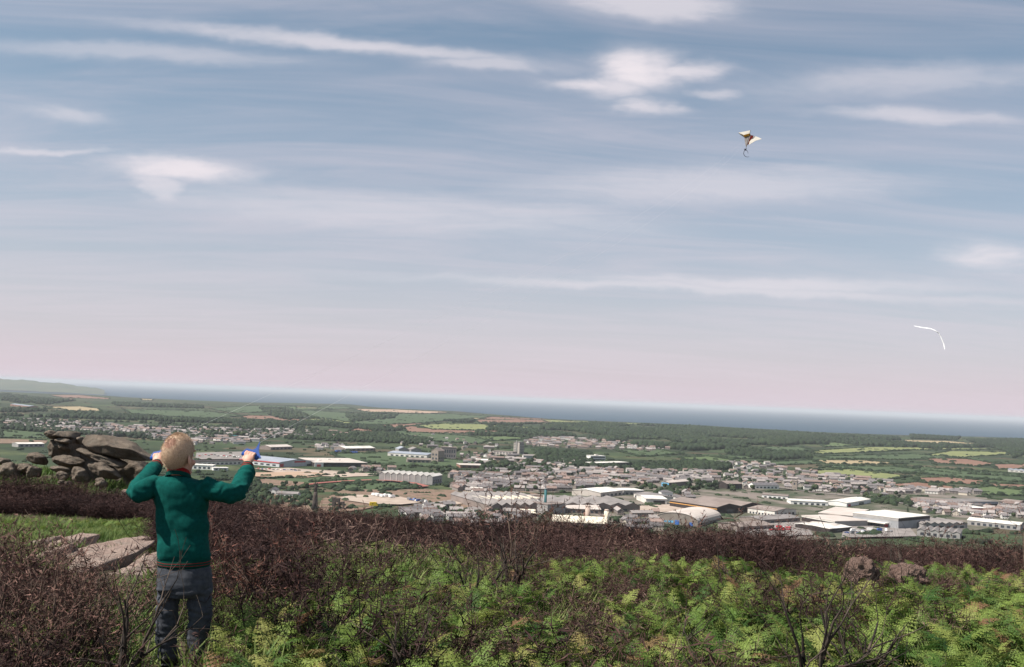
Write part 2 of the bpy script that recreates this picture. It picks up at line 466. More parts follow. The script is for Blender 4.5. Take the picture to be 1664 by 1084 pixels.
def field(kind, pts, name='field', hedge=True, lift=0.35):
    nfield[0] += 1
    lift += nfield[0] * 0.012
    bm = bmesh.new(); n = len(pts); vs = []
    for i in range(n):
        a, b2 = pts[i], pts[(i + 1) % n]
        k = max(1, int(math.hypot(b2[0] - a[0], b2[1] - a[1]) / 14))
        for j in range(k):
            q = j / k
            g = G(a[0] + (b2[0] - a[0]) * q, a[1] + (b2[1] - a[1]) * q)
            vs.append(bm.verts.new((g.x + rng.uniform(-3, 3), g.y, 0)))
            if hedge:
                HEDGE.append((g.x, g.y))
        if hedge:
            g0, g1 = G(*a), G(*b2); L = (g1 - g0).length
            for j in range(int(L / 11)):
                q = j * 11 / L
                px, py = a[0] + (b2[0] - a[0]) * q, a[1] + (b2[1] - a[1]) * q
                p = g0.lerp(g1, q); HEDGE.append((p.x, p.y))
    f = bm.faces.new(vs)
    bmesh.ops.triangulate(bm, faces=[f])
    for _ in range(2):
        lng = [e for e in bm.edges if e.calc_length() > 90]
        if lng: bmesh.ops.subdivide_edges(bm, edges=lng, cuts=1); bmesh.ops.triangulate(bm, faces=bm.faces[:])
    for v in bm.verts: v.co.z = float(h_far(v.co.x, v.co.y)) + lift
    bmesh.ops.recalc_face_normals(bm, faces=bm.faces[:])
    me = bpy.data.meshes.new(name); bm.to_mesh(me); bm.free(); me.materials.append(fm[kind]); me.update()
    tag(link(name, me), kind='structure')
for kind, pts in (
  ('peach', [(575,664.5),(640,665.5),(735,670),(700,672),(600,670)]),
  ('green', [(480,665),(575,672),(735,673),(880,683),(760,682),(650,690),(560,690),(500,676)]),
  ('green', [(340,664),(420,659),(560,661),(575,664),(470,668),(380,672)]),
  ('bright', [(430,662),(500,661),(540,664),(450,668)]),
  ('brown', [(480,660),(520,661),(515,664),(482,663)]),
  ('brown', [(385,675),(440,676),(508,684),(480,686),(400,681)]),
  ('yellow', [(500,680),(530,680),(578,688),(575,691),(510,687)]),
  ('brown', [(568,700),(585,693),(650,688.5),(698,688),(655,694),(610,701)]),
  ('yellow', [(672,691.5),(720,688.5),(800,690),(862,694.5),(858,698),(770,699),(700,697)]),
  ('brown', [(648,696),(668,692.5),(705,698),(775,700.5),(835,699.5),(780,704),(665,703)]),
  ('brown', [(772,682),(800,677),(880,680.5),(960,687),(880,687),(780,688)]),
  ('tan', [(735,683),(775,679),(790,681),(745,684.5)]),
  ('yellow', [(880,682),(960,685),(1045,688.5),(1040,690),(950,688),(890,686)]),
  ('tan', [(80,661),(130,660.5),(160,664),(165,668),(110,667)]),
  ('brown', [(80,642),(130,642),(178,647),(178,649),(100,646)]),
  ('brown', [(55,648),(120,648),(122,651),(60,651)]),
  ('tan', [(228,648),(250,649),(248,651),(230,650)]),
  ('green', [(200,665),(330,668),(400,676),(330,680),(210,672)]),
  ('green', [(0,694),(70,698),(80,712),(0,712)]),
  ('heath', [(0,713),(76,716),(74,721),(0,721)]),
  ('yellow', [(1300,734),(1420,726.5),(1600,729),(1640,731),(1500,731),(1340,738)]),
  ('green', [(1222,731),(1250,726),(1300,727),(1330,734),(1260,737)]),
  ('bright', [(1330,721),(1400,716),(1400,724),(1340,727)]),
  ('yellow', [(1505,740),(1545,733),(1640,735),(1636,739),(1570,743)]),
  ('green', [(1330,742),(1480,738),(1560,744),(1480,747),(1345,745)]),
  ('tan', [(1322,748),(1400,748.5),(1475,754),(1400,755),(1340,753)]),
  ('green', [(1220,752),(1320,748),(1330,754),(1230,757)]),
  ('yellow', [(1285,766),(1380,763),(1480,774),(1440,780),(1360,776)]),
  ('green', [(1330,757),(1500,759),(1664,776),(1664,784),(1500,770),(1360,761)]),
  ('green', [(1460,760),(1570,764),(1664,773),(1664,776),(1560,770)]),
  ('brown', [(1488,777),(1540,776),(1602,782),(1596,788),(1500,783)]),
  ('brown', [(1606,786),(1680,789),(1680,796),(1596,789)]),
  ('brown', [(1440,788),(1490,784),(1580,795),(1570,800),(1480,797)]),
  ('bright', [(1570,795),(1610,791),(1664,798),(1664,806),(1600,804)]),
  ('brown', [(1500,745),(1570,746),(1622,754),(1590,758),(1520,752)]),
  ('brown', [(1612,755),(1680,754),(1680,762),(1620,763)]),
  ('tan', [(1468,715),(1540,717),(1600,722),(1560,724),(1470,719)]),
  ('green', [(1540,722),(1610,722),(1620,726),(1560,727)]),
  ('bright', [(1100,706),(1140,703),(1140,707),(1105,709)]),
  ('heath', [(1205,708),(1260,711),(1258,714),(1210,712)]),
  ('green', [(1000,732),(1060,729),(1110,738),(1040,742)]),
  ('bright', [(1105,744),(1150,742),(1190,748),(1185,754),(1120,750)]),
  ('green', [(1170,740),(1230,742),(1240,746),(1180,745)]),
  ('green', [(640,700),(720,706),(800,712),(780,722),(690,716),(640,707)]),
  ('bright', [(760,709),(820,707),(860,713),(800,717)]),
  ('green', [(540,738),(640,735),(700,745),(800,752),(800,760),(640,757),(560,748)]),
  ('green', [(410,780),(500,776),(600,768),(640,780),(540,790),(430,796)]),
  ('green', [(560,788),(640,785),(680,793),(600,800),(550,797)]),
  ('heath', [(420,778),(500,785),(490,792),(420,788)]),
  ('heath', [(520,812),(560,797),(680,796),(860,800),(900,810),(860,822),(740,828),(640,818),(570,832),(515,836)]),
  ('heath', [(440,800),(500,808),(512,838),(420,838)]),
):
    field(kind, pts, hedge=kind not in ('heath', 'dark'))
for pts in ([(745,772),(870,760),(1060,764),(1185,768),(1270,768),(1290,796),(1200,800),(1120,800),(980,798),(860,803),(760,804)],
            [(800,826),(980,800),(1120,798),(1215,800),(1300,812),(1330,846),(1220,850),(1060,848),(960,860),(840,846)],
            [(1200,800),(1320,798),(1420,806),(1480,814),(1470,846),(1500,870),(1300,880),(1180,880),(1200,846)],
            [(1440,796),(1590,804),(1680,818),(1680,852),(1560,866),(1480,850),(1470,815)],
            [(0,684),(180,692),(300,698),(420,699),(555,704),(430,711),(300,722),(250,712),(110,703),(0,693)]):
    field('urban', pts, name='town_ground', hedge=False, lift=.3)
for kind, pts, nm in (
  ('sand', [(553,811),(575,806),(640,807),(690,818),(650,822),(600,821),(560,815)], 'gravel_yard'),
  ('sand', [(415,763),(470,762),(560,769),(640,773),(560,777),(470,773)], 'bare_ground'),
  ('peach', [(410,770),(500,768),(540,773),(500,778),(415,776)], 'bare_ground'),
  ('asphalt', [(318,737),(395,735),(400,747),(318,748)], 'car_park'),
  ('asphalt', [(1195,855),(1310,850),(1320,872),(1190,876)], 'car_park'),
  ('asphalt', [(1375,858),(1475,856),(1490,874),(1370,876)], 'car_park'),
  ('asphalt', [(760,800),(860,806),(860,822),(740,818)], 'car_park'),
  ('sand', [(720,816),(760,812),(790,817),(740,822)], 'gravel_yard'),
  ('sand', [(1000,826),(1120,820),(1150,828),(1060,836)], 'gravel_yard'),
  ('asphalt', [(1470,822),(1560,822),(1600,832),(1520,836)], 'car_park'),
):
    field(kind, pts, name=nm, hedge=False, lift=1.2)
def strip(name, kind, pts, wid, lift):
    V, Q = [], []
    P3 = [G(*p) for p in pts]
    fine = []
    for a, b2 in zip(P3[:-1], P3[1:]):
        k = max(1, int((b2 - a).length / 25)); fine += [a.lerp(b2, j / k) for j in range(k)]
    fine.append(P3[-1])
    for i, p in enumerate(fine):
        t = (fine[min(i+1, len(fine)-1)] - fine[max(i-1, 0)]); t.z = 0; t.normalize()
        nrm = Vector((-t.y, t.x, 0)) * wid / 2
        for q in (p + nrm, p - nrm): V.append((q.x, q.y, float(h_far(q.x, q.y)) + lift))
        if i: Q.append((2*i-2, 2*i-1, 2*i+1, 2*i))
    m = MB(); m.add(V, Q); tag(m.build(name, fm[kind]), kind='structure')
strip('running_track', 'track', [(492,790.5),(520,787),(560,784),(600,782),(640,783.5),(672,787),(692,792),(670,794)], 11, 2.4)
strip('access_road', 'sand', [(470,764),(520,766),(560,768)], 9, 2.2)
strip('valley_road', 'asphalt', [(690,822),(760,812),(860,806),(1000,812)], 9, 2.2)
strip('valley_road', 'asphalt', [(1180,775),(1240,790),(1310,800),(1420,812),(1480,822)], 8, 2.2)

# ---- building kit
white = pmat('render_white', (0.62, 0.60, 0.57), (0.72, 0.70, 0.67), 0.1, 0.85)
cream = pmat('render_cream', (0.55, 0.47, 0.36), (0.63, 0.55, 0.43), 0.1, 0.85)
grey = pmat('concrete_grey', (0.24, 0.23, 0.22), (0.32, 0.30, 0.29), 0.15, 0.9)
stone = pmat('granite_wall', (0.20, 0.165, 0.14), (0.32, 0.27, 0.235), 0.4, 0.95)
darkstone = pmat('old_mine_stone', (0.045, 0.036, 0.032), (0.09, 0.07, 0.06), 0.5, 0.95)
dkwall = pmat('dark_cladding', (0.028, 0.022, 0.022), (0.045, 0.035, 0.033), 0.2, 0.8)
brick = pmat('brick_brown', (0.20, 0.10, 0.075), (0.27, 0.14, 0.105), 0.4, 0.9)
r_white = pmat('roof_white', (0.46, 0.425, 0.385), (0.70, 0.66, 0.61), 0.07, 0.75, stops=(0.3, 0.7))
r_cream = pmat('roof_cream', (0.62, 0.54, 0.42), (0.72, 0.64, 0.52), 0.06, 0.8)
r_grey = pmat('roof_grey', (0.15, 0.135, 0.13), (0.23, 0.205, 0.195), 0.06, 0.8)
r_brown = pmat('roof_brown', (0.17, 0.135, 0.12), (0.235, 0.19, 0.17), 0.05, 0.85)
r_blue = pmat('roof_bluegrey', (0.22, 0.24, 0.28), (0.29, 0.31, 0.35), 0.05, 0.7)
r_pink = pmat('roof_pale', (0.42, 0.36, 0.32), (0.50, 0.44, 0.40), 0.05, 0.8)
slate = pmat('slate', (0.085, 0.08, 0.085), (0.145, 0.135, 0.14), 0.3, 0.8)
glass = pmat('dark_windows', (0.03, 0.035, 0.045), (0.06, 0.07, 0.085), 0.4, 0.25, spec=0.5)
red = pmat('red_panel', (0.42, 0.06, 0.06), (0.50, 0.085, 0.08), 0.4, 0.6)
blue = pmat('blue_panel', (0.035, 0.10, 0.32), (0.05, 0.15, 0.42), 0.4, 0.6)
skyb = pmat('light_blue_panel', (0.10, 0.30, 0.48), (0.15, 0.38, 0.55), 0.4, 0.6)
orange = pmat('orange_band', (0.50, 0.24, 0.06), (0.58, 0.30, 0.09), 0.4, 0.7)
teal = pmat('teal_steel', (0.02, 0.10, 0.115), (0.04, 0.14, 0.15), 0.3, 0.6)
steel = pmat('grey_steel', (0.22, 0.21, 0.21), (0.30, 0.29, 0.29), 0.3, 0.6)
yel = pmat('yellow_paint', (0.62, 0.42, 0.02), (0.70, 0.50, 0.05), 0.4, 0.5)

def roof_shape(kind, L, D, H, rise, teeth):
    m = MB(); o = 0.6
    if kind == 'flat':
        m.box(-o, -o, H, L + o, D + o, H + 0.7)
    elif kind == 'gable_x':
        m.prism([(0, 0), (1, 0), (1, 1)], 0, 1) if False else None
        V = [(-o,-o,H),(L+o,-o,H),(L+o,D/2,H+rise),(-o,D/2,H+rise),(L+o,D+o,H),(-o,D+o,H)]
        T = [(x, y, z + 0.5) for x, y, z in V]
        m.add(V + T, [(6,7,8,9),(9,8,10,11),(0,3,2,1),(3,5,4,2),(0,1,7,6),(4,5,11,10),(1,2,8,7),(2,4,10,8),(0,6,9,3),(3,9,11,5)])
    elif kind in ('gable_y', 'barrel', 'saw'):
        prof = []
        if kind == 'barrel':
            for i in range(15):
                a = math.pi * i / 14; prof.append((L/2 - (L/2 + 0.4) * math.cos(a), H + rise * math.sin(a) ** 0.8))
        else:
            k = teeth; wd = L / k
            prof.append((-o, H))
            for i in range(k):
                prof.append((wd * (i + (0.5 if kind == 'gable_y' else 0.8)), H + rise))
                prof.append((wd * (i + 1) + (o if i == k - 1 else 0), H + 0.05))
        t = 0.5; n = len(prof)
        V = []
        for y in (-o, D + o):
            V += [(x, y, z) for x, z in prof] + [(x, y, z + t) for x, z in prof]
        Fc = []
        for i in range(n - 1):
            Fc += [(n+i, n+i+1, 3*n+i+1, 3*n+i), (i, 2*n+i, 2*n+i+1, i+1), (i, i+1, n+i+1, n+i), (2*n+i, 3*n+i, 3*n+i+1, 2*n+i+1)]
        Fc += [(0, n, 3*n, 2*n), (n-1, 3*n-1, 4*n-1, 2*n-1)]
        m.add(V, Fc)
    elif kind == 'hip':
        k = min(L, D) / 2
        V = [(-o,-o,H),(L+o,-o,H),(L+o,D+o,H),(-o,D+o,H)]
        if L >= D: R2 = [(k, D/2, H+rise), (L-k, D/2, H+rise)]; Fc = [(0,1,5,4),(1,2,5),(2,3,4,5),(3,0,4),(0,3,2,1)]
        else: R2 = [(L/2, k, H+rise), (L/2, D-k, H+rise)]; Fc = [(0,1,4),(1,2,5,4),(2,3,5),(3,0,4,5),(0,3,2,1)]
        m.add(V + R2, Fc)
    return m
def wall_shape(kind, L, D, H, rise, teeth):
    m = MB()
    if kind in ('gable_y', 'barrel', 'saw'):
        prof = [(0, -2.5)]
        if kind == 'barrel':
            prof += [(L/2 - L/2 * math.cos(math.pi * i / 14), H + (rise - 0.05) * math.sin(math.pi * i / 14) ** 0.8) for i in range(15)]
        else:
            prof.append((0, H)); wd = L / teeth
            for i in range(teeth):
                prof.append((wd * (i + (0.5 if kind == 'gable_y' else 0.8)), H + rise - 0.03)); prof.append((wd * (i + 1), H))
        prof.append((L, -2.5))
        # caps as strips so concave outlines stay clean
        n = len(prof)
        V = [(x, y, z) for y in (0, D) for x, z in prof] + [(x, y, -2.5) for y in (0, D) for x, z in prof]
        Fc = []
        for i in range(1, n - 2):
            Fc += [(2*n+i, 2*n+i+1, i+1, i), (3*n+i+1, 3*n+i, n+i, n+i+1)]
        Fc += [(0, 1, n+1, n), (n-2, n-1, 2*n-1, 2*n-2)]
        m.add(V, Fc)
    elif kind == 'gable_x':
        m.box(0, 0, -2.5, L, D, H)
        for x in (0.0, L):
            m.add([(x, 0, H), (x, D, H), (x, D/2, H + rise)], [(0, 2, 1) if x == 0 else (0, 1, 2)])
    else:
        m.box(0, 0, -2.5, L, D, H - 0.002)
    return m
def block(name, label, A, B, D, H, roof='flat', rise=3, wall=None, rf=None, teeth=1, cat='building', extras=(), land=None, L=None, yaw=None):
    pA = G(A[0], A[1], H)
    if yaw is None:
        pB = G(B[0], B[1], H); v = pB - pA; v.z = 0; L = v.length; yaw = math.atan2(v.y, v.x)
    else: yaw = RAD(yaw)
    R = Matrix.Rotation(yaw, 3, 'Z')
    mid = pA + R @ Vector((L / 2, D / 2, 0))
    z0 = float(h_far(mid.x, mid.y)) + 0.3
    e = empty(name, (pA.x, pA.y, z0), yaw)
    tag(e, label, cat)
    wall_shape(roof, L, D, H, rise, teeth).build('wall', wall or grey, e)
    roof_shape(roof, L, D, H, rise, teeth).build('roof', rf or r_grey, e)
    for ex in extras:
        nm, face, u0, u1, a, b2, mat = ex[:7]; pr = ex[7] if len(ex) > 7 else 0.12
        m = MB()
        if face == 'f': m.box(u0 * L, -pr, a, u1 * L, 0.05, b2)
        elif face == 'l': m.box(-pr, u0 * D, a, 0.05, u1 * D, b2)
        elif face == 'r': m.box(L - 0.05, u0 * D, a, L + pr, u1 * D, b2)
        elif face == 't': m.box(u0 * L, a * D, H + 0.4, u1 * L, b2 * D, H + 0.4 + (ex[7] if len(ex) > 7 else 1.5))
        m.build(nm, mat, e)
    KEEP.append((mid.x, mid.y, math.hypot(L, D) / 2 + 4))
    c = pix((mid.x, mid.y, z0 + H))
    if land: LAND.append((c, land))
    return e
def win_row(face, n, z0, z1, lo=0.05, hi=0.95, fill=0.55, mat=None):
    w_ = (hi - lo) / n
    return [('window', face, lo + i * w_ + w_ * (1 - fill) / 2, lo + (i + 1) * w_ - w_ * (1 - fill) / 2, z0, z1, mat or glass) for i in range(n)]

block('retail_shed', 'pale retail shed with red eaves band and red sign on its gable', (454,751.7), (511,749.4), 105, 8, 'gable_y', 4.5, pmat('cladding_pale', (0.42,0.42,0.43), (0.5,0.5,0.5), .1, .7), r_blue,
      extras=[('fascia', 'l', -.01, 1.0, 6.6, 8.2, red, 0.9), ('sign', 'f', 0.42, 0.74, 6.6, 9.6, red), ('door', 'f', 0.02, 0.12, 0, 6, red), ('door', 'f', 0.78, 0.9, 0, 3.5, glass)] + win_row('l', 6, 1, 4), land='the red-banded retail shed')
block('flat_roofed_store', 'wide store with pale brown flat roof and dark front beside the retail shed', (511.5,752), (597,752.5), 120, 7, 'flat', 0, dkwall, r_pink,
      extras=[('entrance_wall', 'f', 0.0, 0.16, -2, 7.4, white, 1.5), ('door', 'f', 0.04, 0.11, 0, 4, red, 2.2), ('roof_plant', 't', .2, .26, .4, .47, r_white), ('roof_plant', 't', .45, .5, .6, .67, r_white), ('roof_plant', 't', .62, .66, .5, .57, r_white)] + win_row('f', 5, 1, 3.5, .2, .95), land='the flat pale brown store')
block('sawtooth_factory', 'long concrete factory with a zigzag white roof beside the running track', (616,769.7), (703,775.5), 42, 11.5, 'gable_y', 3.2, grey, r_white, 9,
      extras=[('pilaster', 'f', i / 9 - .004, i / 9 + .004, -2, 11.2, r_white, .5) for i in range(1, 9)] + win_row('r', 4, 2, 6), land='the zigzag-roofed factory')
block('mine_building', 'tall gabled stone mine building with one sunlit and one dark face', (701,733), None, 24, 22, 'gable_y', 6, stone, r_brown, L=17, yaw=-28,
      extras=win_row('f', 2, 5, 9) + win_row('f', 2, 13, 17) + win_row('r', 3, 6, 9), land='the tall gabled mine building')
block('winding_house', 'grey brown open framed building right behind the tall mine building', (717,727), None, 26, 24, 'flat', 0, r_grey, r_brown, L=34, yaw=4,
      extras=win_row('f', 6, 3, 8) + win_row('f', 6, 12, 19))
block('mine_shed', 'low dark shed left of the tall mine building', (662,747), (700,748), 22, 6, 'gable_x', 3, stone, r_brown, extras=win_row('f', 5, 1, 4))
block('grey_blue_shed', 'long blue grey roofed shed left of the mine building', (630,736), (694,739.5), 55, 7, 'gable_x', 3, r_white, r_blue, extras=win_row('f', 7, 1, 4))
block('white_roofed_shed', 'white roofed long shed at the far edge of the works', (562,729), (610,728.5), 45, 6, 'gable_x', 4, r_brown, r_white, extras=win_row('f', 6, 1, 4))
block('gabled_shed', 'small blue grey gabled shed above the works, left of a pair', (648,730), None, 40, 8, 'gable_y', 5, grey, r_blue, L=24, yaw=18, extras=[('door', 'f', .4, .6, 0, 4, glass)])
block('gabled_shed', 'small grey gabled shed above the works, right of a pair', (668,731), None, 40, 8, 'gable_y', 5, grey, r_grey, L=26, yaw=18, extras=[('door', 'f', .4, .6, 0, 4, glass)])
tb = block('tower_block', 'tall pale tower block with a dark right side', (835,718.5), None, 24, 29, 'flat', 0, pmat('tower_render', (0.36,0.32,0.28), (0.44,0.39,0.35), .2, .85), r_grey, L=17, yaw=-30,
      extras=[('stair_shaft', 'f', .42, .58, -2, 33, grey, 1.5)] + [w_ for k in range(7) for w_ in win_row('f', 2, 2 + k * 4, 3.8 + k * 4, .05, .4, .6)] + [w_ for k in range(7) for w_ in win_row('r', 3, 2 + k * 4, 3.8 + k * 4)], land='the tower block')
block('office_block', 'white office block with horizontal window bands among dark trees', (960,741), (984,741.5), 22, 15, 'flat', 0, white, r_white,
      extras=[('window_band', 'f', .04, .96, 1.5 + k * 4.6, 3.7 + k * 4.6, glass) for k in range(3)] + [('roof_plant', 't', .4, .6, .3, .6, r_white, 3)], land='the white office block')
block('office_wing', 'long dark low wing beside the white office block', (967,753), (1022,752), 30, 8, 'flat', 0, pmat('dark_green_grey', (0.06,0.065,0.06), (0.09,0.095,0.085), .2, .8), r_white, extras=win_row('f', 9, 1, 4))
block('grey_factory', 'huge grey factory with a row of pale rooflights', (800,823), (918,822), 135, 9, 'gable_y', 3.5, r_brown, r_grey, 8,
      extras=[('rooflight', 't', .06 + i * .115, .085 + i * .115, .35, .6, r_cream, 3.4) for i in range(8)] + win_row('f', 10, 1, 4), land='the huge grey factory')
block('grey_factory_annexe', 'wide multi-gabled grey sheds right of the huge factory', (918,821.5), (1040,823), 90, 8, 'gable_y', 3.5, r_brown, r_grey, 5, extras=win_row('f', 9, 1, 4), land='the multi-gabled grey sheds')
block('pale_roofed_shed', 'long low shed with pale curved roof in front of the grey factory', (919,827), (976,829), 40, 5.5, 'gable_x', 3, r_brown, r_pink, extras=win_row('f', 7, 1, 3.5))
block('boiler_house', 'tall plain grey box at the foot of the teal chimney', (890,821), (919,819), 34, 12, 'flat', 0, grey, r_brown, extras=[('door', 'f', .1, .25, 0, 5, dkwall)])
block('cream_shed', 'broad shed with cream roof at the foot of the two silos', (897,848), (986,852.5), 46, 6, 'gable_x', 4.5, r_brown, r_cream, extras=win_row('f', 6, 1, 4), land='the cream-roofed shed')
block('cream_hut', 'small shed with cream roof left of the teal chimney', (846,834), (870,835), 26, 4.5, 'gable_x', 3, r_brown, r_cream, extras=[('door', 'f', .4, .6, 0, 3, dkwall)])
block('barrel_shed', 'big shed with arched barrel roof, grey round gable and blue doors', (1066,845), (1134,852), 84, 2.6, 'barrel', 10.5, pmat('cladding_brown_grey', (0.165,0.14,0.12), (0.22,0.19,0.165), .15, .85), r_pink,
      extras=[('window', 'f', .3, .42, 1.2, 3.6, skyb), ('door', 'f', .46, .56, -1, 4.6, blue, .3), ('door', 'f', .8, .88, -1, 3.4, blue, .3), ('window', 'f', .18, .26, 1.2, 3.0, skyb)], land='the barrel-roofed shed')
block('dark_shed', 'very large dark shed with triple gable and orange stripe', (1165.5,825), (1240,821.5), 84, 9, 'gable_y', 4, dkwall, r_brown, 2,
      extras=[('stripe', 'l', 0, 1, 6.2, 7.2, orange, .3), ('door', 'f', .2, .34, 0, 6, glass), ('door', 'f', .7, .84, 0, 6, glass)], land='the huge dark shed')
block('white_roofed_shed', 'white roofed shed above the multi-gabled sheds, left of two', (976,801.5), (1012,797.5), 48, 7, 'gable_x', 3, r_pink, r_white, extras=win_row('f', 5, 1, 4))
block('white_roofed_shed', 'white roofed shed above the multi-gabled sheds, right of two', (1014,797.5), (1046,798), 34, 7, 'flat', 3, grey, r_white, extras=win_row('f', 4, 1, 4))
block('white_fronted_shed', 'shed with bright white front and dark door below the white roofs', (1050,811), (1084,812), 50, 7, 'gable_x', 2, r_white, r_white, extras=[('door', 'f', .35, .9, 0, 5, dkwall)])
block('white_sided_shed', 'long grey shed with white side left of the white fronted shed', (1030,802), (1052,808), 40, 6, 'gable_x', 2, r_white, r_grey, extras=win_row('f', 4, 1, 4))
block('blue_ended_building', 'long tan roofed building with a bright blue end wall', (1075,784), None, 70, 7, 'gable_y', 3, r_brown, r_pink, L=14, yaw=-38, extras=[('end_panel', 'f', .0, 1., 0, 7.1, skyb, .3)], land='the blue-ended building')
block('white_walled_works', 'works with white wall and brown ribbed roof right of the dark shed', (1215,826), (1259,831.5), 52, 7, 'gable_x', 2.5, r_white, r_brown,
      extras=win_row('f', 8, 1, 3.2) + win_row('r', 5, 1, 4, mat=dkwall) + [('rooflight', 't', .1 + i * .16, .14 + i * .16, .2, .3, r_pink, 1.6) for i in range(6)], land='the white-walled works')
block('brown_low_shed', 'low brown shed in front of the white walled works', (1203,857), (1258,854), 34, 5, 'gable_x', 2.5, r_brown, r_brown, extras=win_row('f', 6, 1, 3.5))
block('grey_low_shed', 'low grey shed right behind the low brown shed', (1238,846), (1300,842), 34, 5, 'gable_x', 2.5, r_brown, r_grey, extras=win_row('f', 6, 1, 3.5))
block('white_warehouse', 'largest white roofed warehouse with dark fascia under its flat roof', (1386,834), (1460,843), 76, 13.5, 'flat', 0, pmat('cladding_grey_pale', (0.25,0.25,0.26), (0.31,0.31,0.32), .1, .7), r_white,
      extras=[('fascia', 'f', 0, 1, 10.0, 13.3, grey, .25), ('fascia', 'r', 0, 1, 10.0, 13.3, dkwall, .25), ('canopy', 'f', .02, .8, 6, 7.2, r_white, 9), ('door', 'f', .7, .78, 0, 5, red), ('door', 'f', .1, .3, 0, 5, glass), ('door', 'f', .4, .6, 0, 5, glass)], land='the largest white warehouse')
block('pale_warehouse', 'pale flat roofed warehouse wing left of the largest white warehouse', (1330,834), (1386,839), 100, 8.5, 'flat', 0, r_pink, r_pink, extras=win_row('f', 5, 1, 5, mat=dkwall))
block('pale_loading_shed', 'low loading shed with pinkish pale roof and dark open front', (1303,838.5), (1357,848), 52, 7, 'flat', 0, dkwall, r_pink, extras=[('fascia', 'f', 0, 1, 5.6, 6.9, r_white, .4), ('end_wall', 'r', 0, 1, -2, 6.9, grey, .3)])
block('white_roofed_workshop', 'small bright white roofed workshop just above the dark heath', (1348,860), (1384,857), 46, 5.5, 'gable_x', 1.2, dkwall, r_white, extras=[('door', 'f', .3, .5, 0, 4, glass)], land='the small white workshop')
block('grey_workshop', 'grey roofed workshop joined to the left of the white workshop', (1306,853), (1346,858), 44, 5, 'gable_x', 2, r_brown, r_pink, extras=win_row('f', 4, 1, 3))
block('ribbed_grey_shed', 'grey ribbed roof shed below the white warehouse, nearest the heath', (1490,862), (1560,868), 40, 6, 'gable_y', 2.2, grey, r_grey, 6, extras=win_row('f', 6, 1, 4), land='the ribbed grey shed')
block('ribbed_grey_shed', 'long grey ribbed shed behind the nearest ribbed shed', (1500,852), (1572,852), 46, 6, 'gable_y', 2.2, grey, r_grey, 6, extras=win_row('f', 6, 1, 4))
block('long_white_shed', 'long shed with a white roof edge at the right of the town', (1572,846), (1658,854), 30, 6, 'gable_x', 2.4, grey, r_white, extras=win_row('f', 8, 1, 4))
block('long_white_store', 'long low building with white front above the housing at right', (1480,810), (1533,815.5), 40, 6.5, 'flat', 0, r_white, r_brown, extras=win_row('f', 7, 1, 3.4), land='the long low white-fronted store')
block('long_grey_store', 'very long low grey building continuing right of the white fronted store', (1535,816), (1622,816), 44, 6.5, 'flat', 0, dkwall, r_grey, extras=[('fascia', 'f', 0, 1, 3.6, 6.4, r_blue, .4)] + win_row('f', 9, .6, 3.0))
block('brown_end_store', 'dark brown roofed store at the right end of the long grey building', (1624,815), (1652,818), 40, 6, 'gable_x', 3, dkwall, r_brown, extras=win_row('f', 4, 1, 3))
block('red_edged_store', 'white roofed store with red walls among the right hand houses', (1566,826), (1606,826.5), 30, 6, 'flat', 0, red, r_white, extras=win_row('f', 5, 1, 3), land='the red-walled store')
ct_ = block('church_tower', 'square brown church tower with battlements over the right hand roofs', (1287,782), None, 8.5, 15, 'flat', 0, stone, stone, L=8.5, yaw=-25, cat='church',
      extras=[('window', 'f', .35, .65, 9, 12.5, glass), ('window', 'r', .35, .65, 9, 12.5, glass)] + [('battlement', 't', u, u + .18, v_, v_ + .18, stone, 1.6) for u, v_ in ((0,0),(.41,0),(.82,0),(0,.82),(.82,.82),(.82,.41))], land='the church tower')
block('white_hall', 'long white walled hall with dark roof above the town centre', (1226,789), (1266,790), 22, 6, 'gable_x', 4, white, slate, extras=win_row('f', 6, 1.5, 4), land='the long white hall')
block('white_fronted_store', 'store with white front left of the church tower', (1238,804), (1280,807), 24, 5, 'flat', 0, white, r_brown, extras=win_row('f', 5, 1, 3))
block('pale_store', 'pale flat store right of the church tower below the houses', (1285,814), (1346,817), 30, 5.5, 'flat', 0, white, r_white, extras=win_row('f', 6, 1, 3.4))
block('red_doored_store', 'white store with red door in front of the right hand houses', (1376,818), (1415,812), 30, 6, 'gable_x', 2, white, r_white, extras=[('door', 'f', .05, .16, 0, 4, red), ('door', 'f', .5, .7, 0, 4, glass)])
block('brown_flat_block', 'dark flat roofed block above the barrel shed and dark shed', (1182,787), (1206,787), 30, 9, 'gable_x', 4, dkwall, r_brown, extras=win_row('f', 5, 1, 6))
block('teal_roofed_barn', 'teal roofed barn in front of dark trees beyond the boy', (381,709), (399,709), 20, 6, 'gable_x', 2, dkwall, teal, extras=[('door', 'f', .4, .6, 0, 4, glass)])
block('long_dark_roofed_hall', 'long pale hall with dark roof behind the right hand of the boy', (318,751), (396,749), 26, 6, 'flat', 0, r_white, dkwall, extras=win_row('f', 10, 1, 3.5), land='the long dark-roofed hall')
block('flat_white_house', 'white flat roofed house beside the head of the boy', (312,756), (345,757), 22, 6.5, 'flat', 0, white, r_white, extras=win_row('f', 4, 1, 4))
block('low_white_garage', 'low white garage right of the flat roofed white house', (347,761), (371,761), 16, 3.5, 'flat', 0, white, r_white, extras=win_row('f', 3, .5, 2.6))
block('brown_roofed_hall', 'brown roofed hall beyond the raised kite handle', (440,727), (475,726), 36, 6, 'gable_x', 4, r_brown, r_pink, extras=win_row('f', 5, 1, 4), land='the brown-roofed hall')
block('far_white_store', 'far white store with dark plinth in open country at left', (17,657), (48,660), 40, 8, 'gable_x', 3, brick, r_blue, extras=win_row('f', 5, 1, 4))
